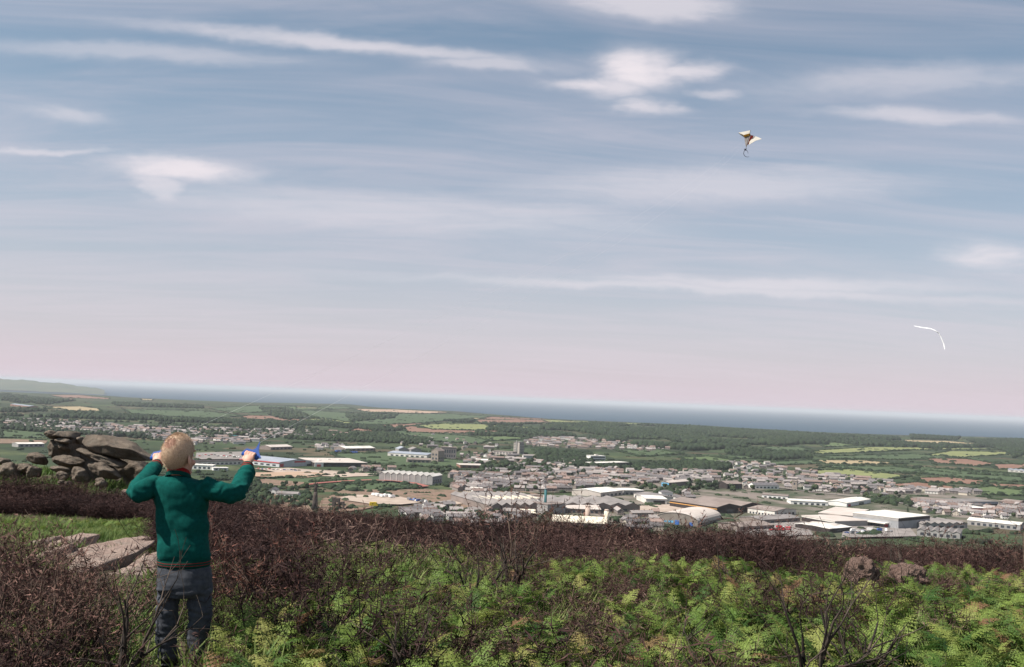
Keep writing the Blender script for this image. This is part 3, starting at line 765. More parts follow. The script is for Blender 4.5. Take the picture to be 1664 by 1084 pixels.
block('white_row_store', 'bright white roofed store seen left of the rock stack', (30,722), (72,721.5), 30, 6, 'gable_x', 2, grey, r_white, extras=win_row('f', 5, 1, 4))
block('greenhouse', 'pale glasshouse on the right edge among ploughed fields', (1638,764), (1690,767), 60, 4, 'gable_y', 2, r_white, r_blue, 6, extras=win_row('f', 6, 1, 3))
block('white_cottage', 'white gabled cottage among scrub below the running track', (436,797.5), (448,798), 18, 5, 'gable_y', 3, white, slate, extras=win_row('f', 2, 1, 2.4), land='the white cottage')
block('cottage_outbuilding', 'long low pale outbuilding right of the white cottage', (449,802), (483,804), 12, 3.2, 'gable_x', 2.4, white, r_grey, extras=win_row('f', 5, .8, 2))
block('white_van_depot', 'small white building right of the dark hedge by the factory', (762,794.5), (781,796), 16, 4.5, 'gable_x', 2, white, r_white, extras=win_row('f', 4, 1, 3))
block('bright_white_roofed_store', 'bright white roofed store above the town gardens', (777,748.5), (806,749), 40, 5, 'gable_x', 2, dkwall, r_white, extras=win_row('f', 4, 1, 3), land='the bright white store')
block('red_brown_store', 'pink roofed store with red end wall above the zigzag factory', (748,756), (787,757), 44, 5, 'flat', 0, brick, r_pink, extras=win_row('f', 4, 1, 3))
block('tan_long_school', 'long tan building left of the tower block', (800,733), (833,735), 24, 8, 'flat', 0, r_pink, r_brown, extras=win_row('f', 6, 1, 3) + win_row('f', 6, 4.5, 6.5))
block('white_farm_block', 'white block in town right of the grey factory chimney', (1075,800), None, 14, 7, 'hip', 3, white, slate, L=18, yaw=10, extras=win_row('f', 4, 1, 3))
# the dark hedge block by the factory is planted below

# ---- chimneys, silos, ruins
def gpt(px, py):
    g = G(px, py); return Vector((g.x, g.y, float(h_far(g.x, g.y)) + 0.2)), g.y / F
p, s = gpt(511.5, 826); e = empty('mine_chimney', p); tag(e, 'dark old stone mine chimney standing alone on the brown scrub', 'chimney'); LAND.append(((511, 805), 'the dark mine chimney'))
m = MB(); m.tube([(0,0,-2),(0,0,7),(0,0,14),(0,0,19)], [3.6,3.1,2.5,2.2], 14); m.build('stone_shaft', darkstone, e, True)
m = MB(); m.tube([(0,0,18.9),(0,0,24.5),(0.1,0,28.5)], [2.05,1.8,1.7], 14); m.build('brick_top', darkstone, e, True)
m = MB()
for k in range(5): m.box(-2.4 + k*1.0, -2.0 + (k % 2)*2.6, 27.2, -1.5 + k*1.0, -1.2 + (k % 2)*2.6, 29.2 + (k % 3)*0.5)
m.build('broken_crown', darkstone, e)
KEEP.append((p.x, p.y, 16))
p, s = gpt(546, 828); e = empty('ruined_engine_house', p); tag(e, 'dark roofless ruin of an engine house right of the mine chimney', 'ruin'); LAND.append(((546, 818), 'the ruined engine house'))
m = MB(); m.box(-5,0,-2,-1.5,7,13.5); m.box(-1.5,0,8,1.6,7,12.5); m.box(1.6,0,-2,3.2,7,12.8); m.build('tall_wall', darkstone, e)
m = MB(); m.box(3.2,1,-2,4.2,6,4.5); m.box(7.2,1,-2,8.8,6,9); m.box(4.2,1,5.6,7.2,6,8.2); m.build('broken_wall', darkstone, e)
p, s = gpt(885.5, 834); e = empty('factory_chimney', p); tag(e, 'tall slim teal and grey factory chimney', 'chimney'); LAND.append(((885, 812), 'the teal chimney'))
m = MB(); m.tube([(0,0,-2),(0,0,29)], [1.9,1.5], 16); m.build('flue', teal, e, True)
m = MB(); m.tube([(-1.9,-.6,-2),(-1.9,-.6,22)], [0.8,0.8], 10); m.build('side_flue', steel, e, True)
m = MB(); m.tube([(0,0,29),(0,0,29.8)], [1.9,1.9], 16); m.build('cap_ring', steel, e, True)
m = MB(); m.tube([(-.4,0,29.5),(-1.2,0,34),(-2.2,0,38.5)], .28, 5); m.tube([(0.6,0,29.5),(-.6,0,34),(-2.2,0,38.5)], .22, 5); m.build('lattice_mast', steel, e)
p, s = gpt(874.5, 831); e = empty('concrete_flue', p); tag(e, 'shorter grey concrete flue left of the teal chimney', 'chimney')
m = MB(); m.tube([(0,0,-2),(0,0,15)], [1.9,1.8], 14); m.build('flue', grey, e, True); m = MB(); m.tube([(0,0,15),(0,0,16)], [2.2,2.2], 14); m.build('rim', stone, e, True)
silo_m = pmat('silo_pinkish', (0.34,0.26,0.22), (0.44,0.34,0.29), .3, .85)
for px, py, r, hh, lb in ((954.5, 850, 3.0, 18.5, 'taller round concrete silo behind the cream roof'), (985.5, 851, 2.9, 14.5, 'shorter round pale silo right of the taller silo')):
    p, s = gpt(px, py); e = empty('silo', p); tag(e, lb, 'silo', 'silos by the cream shed')
    m = MB(); m.tube([(0,0,-2),(0,0,hh)], r, 20); m.build('drum', silo_m if r >= 3 else r_cream, e, True)
    m = MB(); m.tube([(0,0,hh),(0,0,hh+.8),(0,0,hh+1.6)], [r+.15, r+.15, r*.5], 20); m.build('cap', silo_m, e, True)
    m = MB(); m.box(-r-1.6,-1,-2,-r+.1,1,hh*.62); m.build('ladder_tower', brick, e)
for px, py, hh in ((1172, 850, 7), (1127.8, 849, 6)):
    pass

# ---- trees
leaf_far = leafmat('far_foliage', [(0.0, (0.013, 0.022, 0.011)), (0.5, (0.024, 0.038, 0.017)), (1.0, (0.045, 0.058, 0.026))], rough=0.9, trans=0.0, rnd=0.0)
leaf_tree = leafmat('tree_foliage', [(0.0, (0.013, 0.022, 0.010)), (0.5, (0.025, 0.039, 0.016)), (1.0, (0.042, 0.056, 0.022))], rough=0.9, trans=0.0, rnd=1.0)
bark = pmat('bark', (0.04, 0.03, 0.022), (0.07, 0.055, 0.04), 3, .95)
def ico(sub):
    bm = bmesh.new(); bmesh.ops.create_icosphere(bm, subdivisions=sub, radius=1.0)
    V = np.array([v.co[:] for v in bm.verts]); T = np.array([[v.index for v in f.verts] for f in bm.faces]); bm.free()
    return V, T
IV2, IT2 = ico(2); IV3, IT3 = ico(3)
def blob(seed, IV, IT, amp=0.35):
    r = np.array([1 + amp * mnoise.noise(Vector(v) * 1.7 + Vector((seed * 7.1, 0, 3))) + amp * 0.6 * mnoise.noise(Vector(v) * 4.1 + Vector((0, seed * 3.3, 1))) for v in IV])
    V = IV * r[:, None]; V[:, 2] = np.maximum(V[:, 2], -0.75)
    return V, IT, {}
BL = [blob(i, IV2, IT2) for i in range(6)]
def crown_mesh(seed):
    r2 = random.Random(seed); Vs, Ts, off = [], [], 0
    lobes = [((0, 0, 5.6), 3.4)] + [((r2.uniform(-2.8, 2.8), r2.uniform(-2.8, 2.8), r2.uniform(3.4, 7.4)), r2.uniform(1.5, 2.5)) for _ in range(8)]
    for k, (c, r) in enumerate(lobes):
        V, T, _ = blob(seed * 11 + k, IV2, IT2, 0.5)
        Vs.append(V * np.array([r, r, r * 0.9]) + np.array(c)); Ts.append(T + off); off += len(V)
    # loose leaf clumps round the outline
    for k in range(170):
        c, r = r2.choice(lobes); d = Vector((r2.gauss(0, 1), r2.gauss(0, 1), r2.gauss(0, 1))).normalized()
        p = Vector(c) + d * r * r2.uniform(0.95, 1.3); q = r2.uniform(0.3, 0.75)
        tri = [p + Vector((r2.uniform(-1, 1), r2.uniform(-1, 1), r2.uniform(-1, 1))) * q for _ in range(4)]
        Vs.append(np.array([t_[:] for t_ in tri])); Ts.append(np.array([[0, 1, 2], [0, 2, 3]]) + off); off += 4
    V = np.concatenate(Vs); T = np.concatenate(Ts)
    return np_mesh('crown', V, T, leaf_tree, {'tint': np.full(len(V), 0.0)})
CROWNS = [crown_mesh(i + 1) for i in range(5)]
TRUNKS = []
for i in range(3):
    m = MB(); m.tube([(0,0,-1.2),(0.1,0,1.5),(0.2*i,0.1,4),(0.3*i,.2,6)], [.42,.34,.24,.1], 7)
    m.tube([(0.1,0,2.2),(1.4,.3,4.2)], [.2,.08], 5); m.tube([(0.1,0,2.6),(-1.2,-.5,4.6)], [.2,.08], 5)
    TRUNKS.append(m.mesh('trunk', bark, True))
def tree(x, y, sc, squash=1.0):
    e = empty('broadleaf_tree', (x, y, vz(x, y) + 0.3), rng.uniform(0, 6.28)); e.scale = (sc, sc, sc * squash)
    link('crown', rng.choice(CROWNS), e); link('trunk', rng.choice(TRUNKS), e)
    e['category'] = 'tree'; e['group'] = 'single trees in the valley'
    AUTO.append((e, 'dark green bushy tree', pix((x, y, e.location.z + 4 * sc)), 'tree'))
    return e
def inpoly(p, poly):
    x, y = p; c = False; j = len(poly) - 1
    for i in range(len(poly)):
        if (poly[i][1] > y) != (poly[j][1] > y) and x < (poly[j][0] - poly[i][0]) * (y - poly[i][1]) / (poly[j][1] - poly[i][1]) + poly[i][0]: c = not c
        j = i
    return c
def clear(x, y, pad=0):
    return all((x - a) ** 2 + (y - b2) ** 2 > (r + pad) ** 2 for a, b2, r in KEEP)
def sample(poly, n, spacing, taken, pad=0):
    xs = [p[0] for p in poly]; ys = [p[1] for p in poly]; out = []; tries = 0
    while len(out) < n and tries < n * 25:
        tries += 1
        p = (rng.uniform(min(xs), max(xs)), rng.uniform(min(ys), max(ys)))
        if not inpoly(p, poly): continue
        g = G(*p)
        if not clear(g.x, g.y, pad): continue
        if any((g.x - a) ** 2 + (g.y - b2) ** 2 < spacing ** 2 for a, b2 in taken): continue
        taken.append((g.x, g.y)); out.append((g.x, g.y))
    return out

# ---- houses
def wallmat(name, c):
    m = bpy.data.materials.new(name); m.use_nodes = True; b = NB(m.node_tree); bs = m.node_tree.nodes['Principled BSDF']; bs.inputs['Roughness'].default_value = .9
    t = b.n('ShaderNodeTexCoord'); sp = b.n('ShaderNodeSeparateXYZ'); b.link(t.outputs['Object'], sp.inputs[0])
    u = b.m('FRACT', b.m('MULTIPLY', b.m('ADD', sp.outputs[0], b.m('MULTIPLY', sp.outputs[1], 1.13)), 0.3))
    a = b.m('MULTIPLY', b.m('GREATER_THAN', u, 0.32), b.m('LESS_THAN', u, 0.66))
    zf = b.m('FRACT', b.m('MULTIPLY', sp.outputs[2], 0.385)); c2 = b.m('MULTIPLY', b.m('GREATER_THAN', zf, 0.38), b.m('LESS_THAN', zf, 0.85))
    oi = b.n('ShaderNodeObjectInfo'); hv = b.n('ShaderNodeHueSaturation'); hv.inputs['Color'].default_value = (*c, 1)
    b.link(b.m('MULTIPLY_ADD', oi.outputs['Random'], 0.4, 0.8), hv.inputs['Value'])
    b.link(b.mix(b.m('MULTIPLY', a, c2), hv.outputs[0], (0.05, 0.05, 0.055)), bs.inputs['Base Color'])
    return m
HW = [('white walled', wallmat('house_white', (0.60, 0.57, 0.53))), ('cream walled', wallmat('house_cream', (0.46, 0.40, 0.33))), ('grey stone', wallmat('house_stone', (0.24, 0.205, 0.185))), ('grey brown', wallmat('house_greybrown', (0.19, 0.155, 0.14)))]
HR = [('slate roof', pmat('house_slate', (0.11, 0.10, 0.10), (0.17, 0.15, 0.15), .4, .85, rnd=.3)), ('brown roof', pmat('house_tile_brown', (0.16, 0.115, 0.10), (0.215, 0.155, 0.135), .4, .9, rnd=.3)), ('pale roof', pmat('house_roof_pale', (0.23, 0.20, 0.19), (0.30, 0.265, 0.25), .4, .85, rnd=.2))]
HP = []
for (L, D, H, rise, nc, kind) in ((9, 7.5, 5, 3.0, 1, 'gable_x'), (15, 8, 5.2, 3.2, 2, 'gable_x'), (12, 8, 3, 3.0, 1, 'hip'), (30, 7.5, 5.4, 3.0, 4, 'gable_x'), (10, 7.5, 5, 3.2, 1, 'gable_y')):
    wm = wall_shape(kind, L, D, H, rise, 1); rm = roof_shape(kind, L, D, H, rise, 1)
    c = MB(); c.box(-.4, -.5, 0, .4, .4, rise * .5 + 1.3)
    spots = [(L * (k + .5) / nc if nc > 1 else L * .88, D / 2, H + rise * .5) for k in range(nc)]
    walls = [wm.mesh('wall', q[1]) for q in HW]; roofs = [rm.mesh('roof', q[1]) for q in HR]
    HP.append((walls, roofs, c.mesh('chimney', brick), wm, rm, L, spots))
HCOUNT = [0]
REST = {}
HOUSES = []
def street(poly, n, spacing, weights, yaw0, jit=0.25, taken=[]):
    for x, y in sample(poly, n, spacing, taken, 2):
        HOUSES.append((x, y, rng.choices(range(5), weights[0])[0], rng.choices(range(4), weights[1])[0], rng.choices(range(3), weights[2])[0], yaw0 + rng.gauss(0, jit) + rng.choice((0, 0, 0, math.pi / 2))))
mixd = ((3, 4, 2, 3, 2), (3, 3, 4, 4), (5, 3, 3))
whit = ((4, 4, 2, 2, 2), (7, 3, 2, 2), (5, 2, 3))
brwn = ((2, 4, 1, 6, 1), (1, 2, 4, 5), (3, 5, 2))
street([(780,768),(870,762),(960,764),(1060,766),(1180,770),(1180,782),(1075,790),(980,793),(880,800),(790,800),(745,788)], 285, 15, mixd, 0.15)
street([(690,826),(760,824),(840,828),(850,850),(800,862),(690,852),(640,838)], 45, 16, whit, 0.3)
street([(1000,838),(1060,834),(1070,862),(1010,866)], 12, 18, mixd, 0.2)
street([(1185,768),(1300,765),(1440,785),(1480,805),(1400,806),(1300,798),(1210,796)], 150, 16, mixd, -0.1)
street([(1440,790),(1500,795),(1590,802),(1585,806),(1480,803)], 34, 14, whit, -0.3)
street([(1480,818),(1560,820),(1664,823),(1690,845),(1600,844),(1500,835)], 80, 15, whit, -0.2)
street([(1100,822),(1110,800),(1115,812),(1112,826)], 8, 16, mixd, 0)
street([(0,682),(80,684),(180,691),(300,697),(420,697),(560,703),(540,710),(430,712),(390,722),(300,724),(250,714),(110,704),(0,694)], 420, 17, mixd, -0.1)
street([(860,712),(930,712),(1040,722),(1100,730),(1050,733),(980,730),(870,727),(845,722)], 150, 18, brwn, -0.25, 0.1)
street([(740,740),(830,740),(880,750),(960,750),(960,762),(870,762),(760,764)], 60, 17, mixd, 0.1)
street([(690,700),(760,715),(830,726),(800,738),(730,738),(640,722)], 26, 24, whit, 0.1)
street([(1160,752),(1240,754),(1300,766),(1200,766)], 30, 18, whit, 0)
street([(510,724),(555,722),(556,733),(514,733)], 16, 15, whit, 0.2)
street([(560,762),(640,764),(620,768),(570,768)], 12, 16, mixd, 0.1)
street([(730,775),(760,770),(800,800),(770,806),(735,798)], 26, 15, mixd, 0.2)
HOUSES.sort(key=lambda q: q[1])
NAMEDH = HOUSES[:300]; FARH = HOUSES[300:]
shapew = ['small', 'semi-detached', 'low hipped', 'terraced', 'gable-fronted']
for (x, y, k, wi, ri, yaw) in NAMEDH:
    walls, roofs, ch, _, _, L, spots = HP[k]
    z = vz(x, y) + 0.2
    e = empty('terrace_row' if k == 3 else 'house', (x, y, z), yaw)
    link('wall', walls[wi], e); rf_ = link('roof', roofs[ri], e); [link('chimney', ch, rf_, sp_) for sp_ in spots]
    e['category'] = 'terrace' if k == 3 else 'house'; e['group'] = 'houses of the town in the valley'
    AUTO.append((e, '%s %s %s, %s' % (shapew[k], HW[wi][0], 'row' if k == 3 else 'house', HR[ri][0]), pix((x, y, z + 5)), 'house'))
    KEEP.append((x, y, L * .45))
# the far streets beyond the 300 nearest: one mass
m = MB(); matlist = [q[1] for q in HW] + [q[1] for q in HR]
for (x, y, k, wi, ri, yaw) in FARH:
    wm, rm = HP[k][3], HP[k][4]; R = Matrix.Rotation(yaw, 3, 'Z'); o = Vector((x, y, vz(x, y) + .2))
    m.add([R @ Vector(v) + o for v in wm.v], wm.f, wi); m.add([R @ Vector(v) + o for v in rm.v], rm.f, 4 + ri)
tag(m.build('far_houses', matlist), 'distant streets of small grey and white houses across the valley', 'houses', kind='stuff')

# ---- single trees in town, woods and hedges
ttaken = []
for poly, n, sc in (([(700,820),(860,822),(860,850),(720,856)], 34, (.55, .95)), ([(400,776),(500,790),(505,820),(400,822)], 34, (.5, .9)), ([(780,745),(960,745),(960,762),(800,768)], 26, (.8, 1.3)),
                    ([(740,770),(1180,768),(1160,796),(760,800)], 60, (.6, 1.0)), ([(1190,768),(1440,785),(1400,806),(1210,796)], 26, (.6, 1.)), ([(1480,818),(1664,823),(1664,842),(1500,836)], 26, (.5, .9)),
                    ([(1090,786),(1200,782),(1200,800),(1100,800)], 12, (.9, 1.4)), ([(640,700),(820,730),(800,745),(620,722)], 24, (.8, 1.2)), ([(1390,806),(1480,806),(1480,826),(1420,828)], 16, (.6, 1)), ([(540,756),(760,760),(760,772),(600,768)], 14, (.6, 1.))):
    for x, y in sample(poly, n, 11, ttaken): tree(x, y, rng.uniform(*sc), rng.uniform(.8, 1.1))
g0 = G(378, 714); g1 = G(396, 712)
for px, py, sc in ((383, 712, 2.2), (393, 712.5, 2.0), (345, 705, 1.7), (352, 706, 1.5), (360, 709, 1.3), (1135, 793, 1.4), (1163, 795, 1.5), (1325, 800, 1.5), (1430, 790, 1.5), (1422, 791, 1.2), (828, 778, 1.2), (822, 779, 1.1)):
    g = G(px, py); tree(g.x, g.y, sc)

insts = []
def wood(poly, spacing, r0, r1, tint=(0.2, 0.8)):
    xs = [p[0] for p in poly]; ys = [p[1] for p in poly]
    P3 = [G(*p) for p in poly]; pl = [(q.x, q.y) for q in P3]
    x0, x1 = min(q[0] for q in pl), max(q[0] for q in pl); y0, y1 = min(q[1] for q in pl), max(q[1] for q in pl)
    n = int((x1 - x0) * (y1 - y0) / spacing ** 2)
    for _ in range(n):
        x, y = rng.uniform(x0, x1), rng.uniform(y0, y1)
        cl = mnoise.noise(Vector((x / 210, y / 380, 2.2)))
        if not inpoly((x, y), pl) or not clear(x, y, 2) or (spacing > 16 and cl < -.22): continue
        r = rng.uniform(r0, r1) * (1 + .35 * cl)
        insts.append((rng.randrange(6), (x, y, vz(x, y) + r * .65), rng.uniform(0, 6.28), 0, (r, r, r * rng.uniform(.8, 1.25)), min(1, max(0, rng.uniform(*tint) + .3 * mnoise.noise(Vector((x / 90, y / 160, 7)))))))
wood([(870,691),(960,689),(1080,692),(1200,699),(1330,706),(1310,722),(1220,728),(1130,733),(1060,728),(1000,722),(930,706),(880,700)], 17, 6, 10, (0.1, 0.6))
wood([(1330,706),(1460,713),(1470,722),(1600,727),(1520,730),(1400,724),(1310,722)], 17, 6, 10, (0.0, 0.5))
wood([(1480,708),(1560,711),(1555,716),(1480,713)], 16, 6, 9, (0, .3))
wood([(1570,715),(1690,716),(1690,730),(1650,745),(1636,735),(1600,724)], 17, 6, 9, (0, .4))
wood([(872,735),(960,738),(970,752),(1010,756),(1130,752),(1190,760),(1160,770),(1040,766),(960,762),(880,752)], 12, 4.5, 7.5, (0.0, 0.45))
wood([(1180,730),(1310,738),(1320,745),(1250,748),(1180,738)], 17, 5, 8, (.1, .5))
wood([(0,664),(80,668),(200,676),(400,686),(400,690),(200,683),(0,676)], 20, 5, 9, (.0, .5))
wood([(0,692),(120,700),(250,709),(250,713),(110,706),(0,698)], 14, 5, 8, (.0, .4))
wood([(0,640),(120,652),(80,658),(0,652)], 30, 6, 10, (.1, .6))
wood([(180,655),(330,660),(330,664),(190,660)], 26, 6, 10, (.1, .6))
wood([(300,686),(440,684),(560,690),(660,698),(640,702),(540,698),(400,694)], 19, 5, 8, (.0, .4))
wood([(420,662),(470,664),(500,676),(560,690),(500,690),(440,676)], 26, 6, 9, (.2, .8))
wood([(560,672),(650,672),(640,680),(570,686)], 30, 5, 9, (.2, .8))
wood([(720,684),(770,684),(770,687),(735,687)], 18, 6, 9, (0, .3))
wood([(780,689),(880,689),(880,694),(800,692)], 22, 5, 9, (0, .4))
wood([(800,695),(930,700),(940,712),(850,712),(760,708)], 19, 5, 9, (.1, .5))
wood([(480,705),(620,704),(700,714),(700,722),(560,718),(470,714)], 14, 4, 7, (.1, .6))
wood([(723,789),(768,784),(770,794),(728,797)], 6, 3.2, 4.4, (0, .2))
wood([(380,772),(430,790),(505,802),(500,826),(380,826)], 13, 2.4, 4.6, (.1, .7))
wood([(560,789),(650,783),(690,795),(600,800)], 22, 1.6, 3, (.3, .8))
wood([(640,835),(720,826),(900,838),(1060,850),(1060,880),(640,870)], 15, 2.4, 4.6, (.1, .6))
wood([(1060,800),(1110,795),(1115,806),(1060,812)], 13, 3, 5, (.1, .5))
wood([(1400,811),(1480,812),(1480,822),(1420,826)], 13, 3, 5, (.1, .6))
wood([(780,752),(950,752),(950,770),(780,768)], 22, 3.5, 6.5, (.1, .5))
wood([(760,768),(1270,766),(1270,796),(800,802)], 24, 2.4, 4.6, (.1, .6))
wood([(0,680),(560,700),(560,712),(250,716),(0,694)], 26, 3.5, 6.5, (.1, .5))
for (x, y) in HEDGE:
    if clear(x, y, 1):
        r = rng.uniform(1.6, 3.2) if rng.random() < .85 else rng.uniform(3.2, 5)
        insts.append((rng.randrange(6), (x + rng.gauss(0, 1.5), y + rng.gauss(0, 1.5), vz(x, y) + r * .4), rng.uniform(0, 6.28), 0, (r * 1.7, r * 1.5, r), rng.uniform(0, .5)))
# scattered scrub and field trees over the open country
for _ in range(2600):
    d_ = 1150 * (8200 / 1150) ** rng.random(); a_ = rng.uniform(RAD(-30), RAD(30))
    x, y = d_ * math.sin(a_), d_ * math.cos(a_)
    if d_ < float(np.interp(a_, ct, cd)) - 150 and clear(x, y, 2):
        r = rng.uniform(1.2, 3.6); n_ = rng.randrange(1, 6); th = rng.choice((0.3, 1.9)) + rng.gauss(0, .2)
        for k in range(n_):
            xx, yy2 = x + k * 5 * math.cos(th), y + k * 5 * math.sin(th)
            insts.append((rng.randrange(6), (xx, yy2, vz(xx, yy2) + r * .4), rng.uniform(0, 6.28), 0, (r * 1.4, r * 1.4, r), rng.uniform(.1, .7)))
V, T, at = merge(BL, insts)
tag(link('woods_and_hedges', np_mesh('woods_and_hedges', V, T, leaf_far, at, smooth=True)), 'dark green woods and hedgerows spread over the far country', 'woodland', kind='stuff')

# ---- vehicles in the yards
def car_mesh(name, paint, van):
    m = MB()
    if van:
        m.box(-2.6,-1,.4,1.6,1,2.6,0); m.prism([(1.6,.4),(2.6,.4),(2.6,1.2),(2.1,2.1),(1.6,2.6)], -.98, .98, 0); m.box(1.75,-1.02,1.35,2.15,1.02,2.0,1)
    else:
        m.prism([(-2.1,.35),(2.1,.35),(2.1,.85),(1.1,.95),(.5,1.4),(-1.2,1.4),(-1.9,.95),(-2.1,.9)], -.85, .85, 0); m.box(-1.2,-.87,1.0,.6,.87,1.3,1)
    for x in (-1.3, 1.3):
        for y in (-.86, .86): m.tube([(x, y - .1, .33), (x, y + .1, .33)], .33, 8, 2)
    return m.mesh(name, [paint, glass, pmat('tyre', (.02,.02,.02), (.03,.03,.03), 2, .9)])
carw = pmat('car_white', (.72,.70,.68), (.78,.76,.74), 1, .35, spec=.5); carr = pmat('car_red', (.38,.02,.03), (.45,.03,.04), 1, .35, spec=.5); carb = pmat('car_blue', (.03,.06,.2), (.05,.1,.28), 1, .35, spec=.5); carg = pmat('car_grey', (.15,.15,.16), (.2,.2,.21), 1, .35, spec=.5)
CM = {(c, v): car_mesh('van' if v else 'car', mt, v) for c, mt in (('white', carw), ('red', carr), ('blue', carb), ('grey', carg), ('yellow', yel)) for v in (0, 1)}
def vehicle(px, py, colr, van, sc=1.0):
    g = G(px, py)
    if not clear(g.x, g.y, -6): return
    o = link('parked_van' if van else 'parked_car', CM[(colr, van)], None, (g.x, g.y, float(h_far(g.x, g.y)) + 2.1)); o.rotation_euler.z = rng.uniform(0, 6.28); o.scale = (sc,) * 3
    o['category'] = 'van' if van else 'car'; o['group'] = 'vehicles parked in the valley yards'
    AUTO.append((o, 'tiny %s parked %s' % (colr, 'van' if van else 'car'), (px, py), 'van' if van else 'car'))
for i in range(10): vehicle(607 + i * 3.4 + rng.uniform(-1, 1), 808 + i * .35 + rng.uniform(-.8, .8), 'white', 1, 1.3)
for i in range(9): vehicle(664 + i * 4 + rng.uniform(-1, 1), 815 + i * .6, rng.choice(('white', 'white', 'grey', 'blue')), rng.random() < .6, 1.2)
vehicle(607, 825.5, 'yellow', 1, 1.9)
for i in range(24): vehicle(1226 + (i % 12) * 5.2 + rng.uniform(-1, 1), 862 + (i // 12) * 3.4 - (i % 12) * .1, rng.choice(('red', 'red', 'red', 'white')), rng.random() < .35, 1.2)
for i in range(14): vehicle(1376 + (i % 9) * 9 + rng.uniform(-2, 2), 866 + (i // 9) * 4 + rng.uniform(-1, 1), rng.choice(('white', 'white', 'grey', 'blue')), rng.random() < .5, 1.2)
for i in range(14): vehicle(546 + i * 2.6, 735.5 + i * .16 + rng.uniform(-.4, .4), rng.choice(('blue', 'blue', 'grey')), 1, 1.3)
for i in range(14): vehicle(324 + i * 5, 742 + rng.uniform(-2, 3), rng.choice(('white', 'grey', 'blue', 'red')), 0, 1.2)
for i in range(12): vehicle(420 + i * 6, 764 + i * .3 + rng.uniform(-.6, .6), rng.choice(('white', 'grey', 'blue', 'red')), 0, 1.2)

# ================================================================== the near hill
rng = random.Random(21)
# ---- rocks
granite = bpy.data.materials.new('weathered_granite'); granite.use_nodes = True
def granite_nodes(m, ca, cb, cc):
    b = NB(m.node_tree); bs = m.node_tree.nodes['Principled BSDF']; bs.inputs['Roughness'].default_value = .95; bs.inputs['Specular IOR Level'].default_value = .15
    t = b.n('ShaderNodeTexCoord'); o = t.outputs['Object']
    col = b.ramp(b.noise(o, 1.6, 6, .65), [(.3, ca), (.62, cb)])
    col = b.mix(b.ss(b.noise(o, 5.5, 5, .6), .5, .66), col, cc)
    col = b.mix(b.m('MULTIPLY', b.ss(b.noise(o, 45, 3, .7), .5, .62), .35), col, (0.05, 0.045, 0.04))
    b.link(col, bs.inputs['Base Color'])
    bp = b.n('ShaderNodeBump'); bp.inputs['Strength'].default_value = .9; bp.inputs['Distance'].default_value = .16
    b.link(b.m('ADD', b.noise(o, 9, 8, .7), b.m('MULTIPLY', b.noise(o, 40, 4, .7), .3)), bp.inputs['Height']); b.link(bp.outputs[0], bs.inputs['Normal'])
granite_nodes(granite, (0.085, 0.068, 0.053), (0.25, 0.20, 0.158), (0.15, 0.13, 0.105))
pinkg = bpy.data.materials.new('pink_granite'); pinkg.use_nodes = True
granite_nodes(pinkg, (0.28, 0.19, 0.155), (0.50, 0.375, 0.315), (0.38, 0.295, 0.25))
lich = bpy.data.materials.new('lichened_pink_granite'); lich.use_nodes = True
granite_nodes(lich, (0.12, 0.072, 0.06), (0.30, 0.205, 0.17), (0.20, 0.135, 0.112))
IV4, IT4 = ico(4); IV5, IT5 = ico(5)
def rock_np(seed, hx, hy, hz, ex=3.0, rough=0.10, freq=1.5, ledge=0.0, taper=0.0, big=False, cuts=24, under=0.0):
    IVx, ITx = (IV5, IT5) if big else (IV4, IT4)
    d = IVx; k = (np.abs(d) ** ex).sum(1) ** (-1 / ex)
    pr = np.random.default_rng(int(seed * 1000))
    for _ in range(cuts):                      # joint planes split off the corners
        n_ = pr.normal(size=3); n_ /= np.linalg.norm(n_); n_[2] *= .8
        c_ = d @ n_; k = np.where(c_ > .05, np.minimum(k, pr.uniform(.70, 1.04) / np.maximum(c_, .05)), k)
    U = d * k[:, None]
    off = Vector((seed * 5.3, seed * 2.1, seed * 8.7)); disp = np.empty(len(U))
    ax = np.array([hx, hy, hz]); S = float(max(hx, hy))
    W = U * ax
    for i, v in enumerate(W):
        q = Vector(v) / S
        n1 = mnoise.noise(q * freq + off); n2 = mnoise.noise(q * freq * 2.7 + off); n3 = mnoise.noise(q * freq * 7 + off)
        n4 = 1 - abs(mnoise.noise(q * freq * 1.8 - off)) * 2
        disp[i] = rough * (n1 + .5 * n2 + .22 * n3 - .35 * max(0, n4 - .55) * 2)
    N = d / np.linalg.norm(d, axis=1)[:, None]
    V = W + N * (disp * min(hx, hy, hz) * 2.2)[:, None]
    if ledge:
        V[:, 0] *= 1 + ledge * np.sin(V[:, 2] / hz * 7 + seed); V[:, 1] *= 1 + ledge * np.sin(V[:, 2] / hz * 7 + seed)
    if under: V[:, 1] += under * hy * (-V[:, 2] / hz) * .6
    if taper: V[:, 2] *= 1 - taper * (V[:, 0] / hx)
    return V, ITx
def rock(name, label, x0, y0, x1, y1, depth, thick, tilt=0, ex=3, rough=.1, ledge=0, mat=None, yaw=0, taper=0, freq=1.5, group=None, cat='rock', under=.45):
    c = P((x0 + x1) / 2, (y0 + y1) / 2, depth); s = depth / F
    V, T = rock_np(rng.random() * 90, (x1 - x0) / 2 * s, thick / 2, (y1 - y0) / 2 * s, ex, rough, freq, ledge, taper, big=(x1 - x0) > 60, under=under)
    R = np.array(Matrix.Rotation(RAD(yaw), 3, 'Z') @ Matrix.Rotation(RAD(tilt), 3, 'Y'))
    me = np_mesh(name, V @ R.T, T, mat or granite, smooth=True)
    o = link(name, me, None, c); tag(o, label, cat, group)
    return o
gT = 'boulders of the granite outcrop'
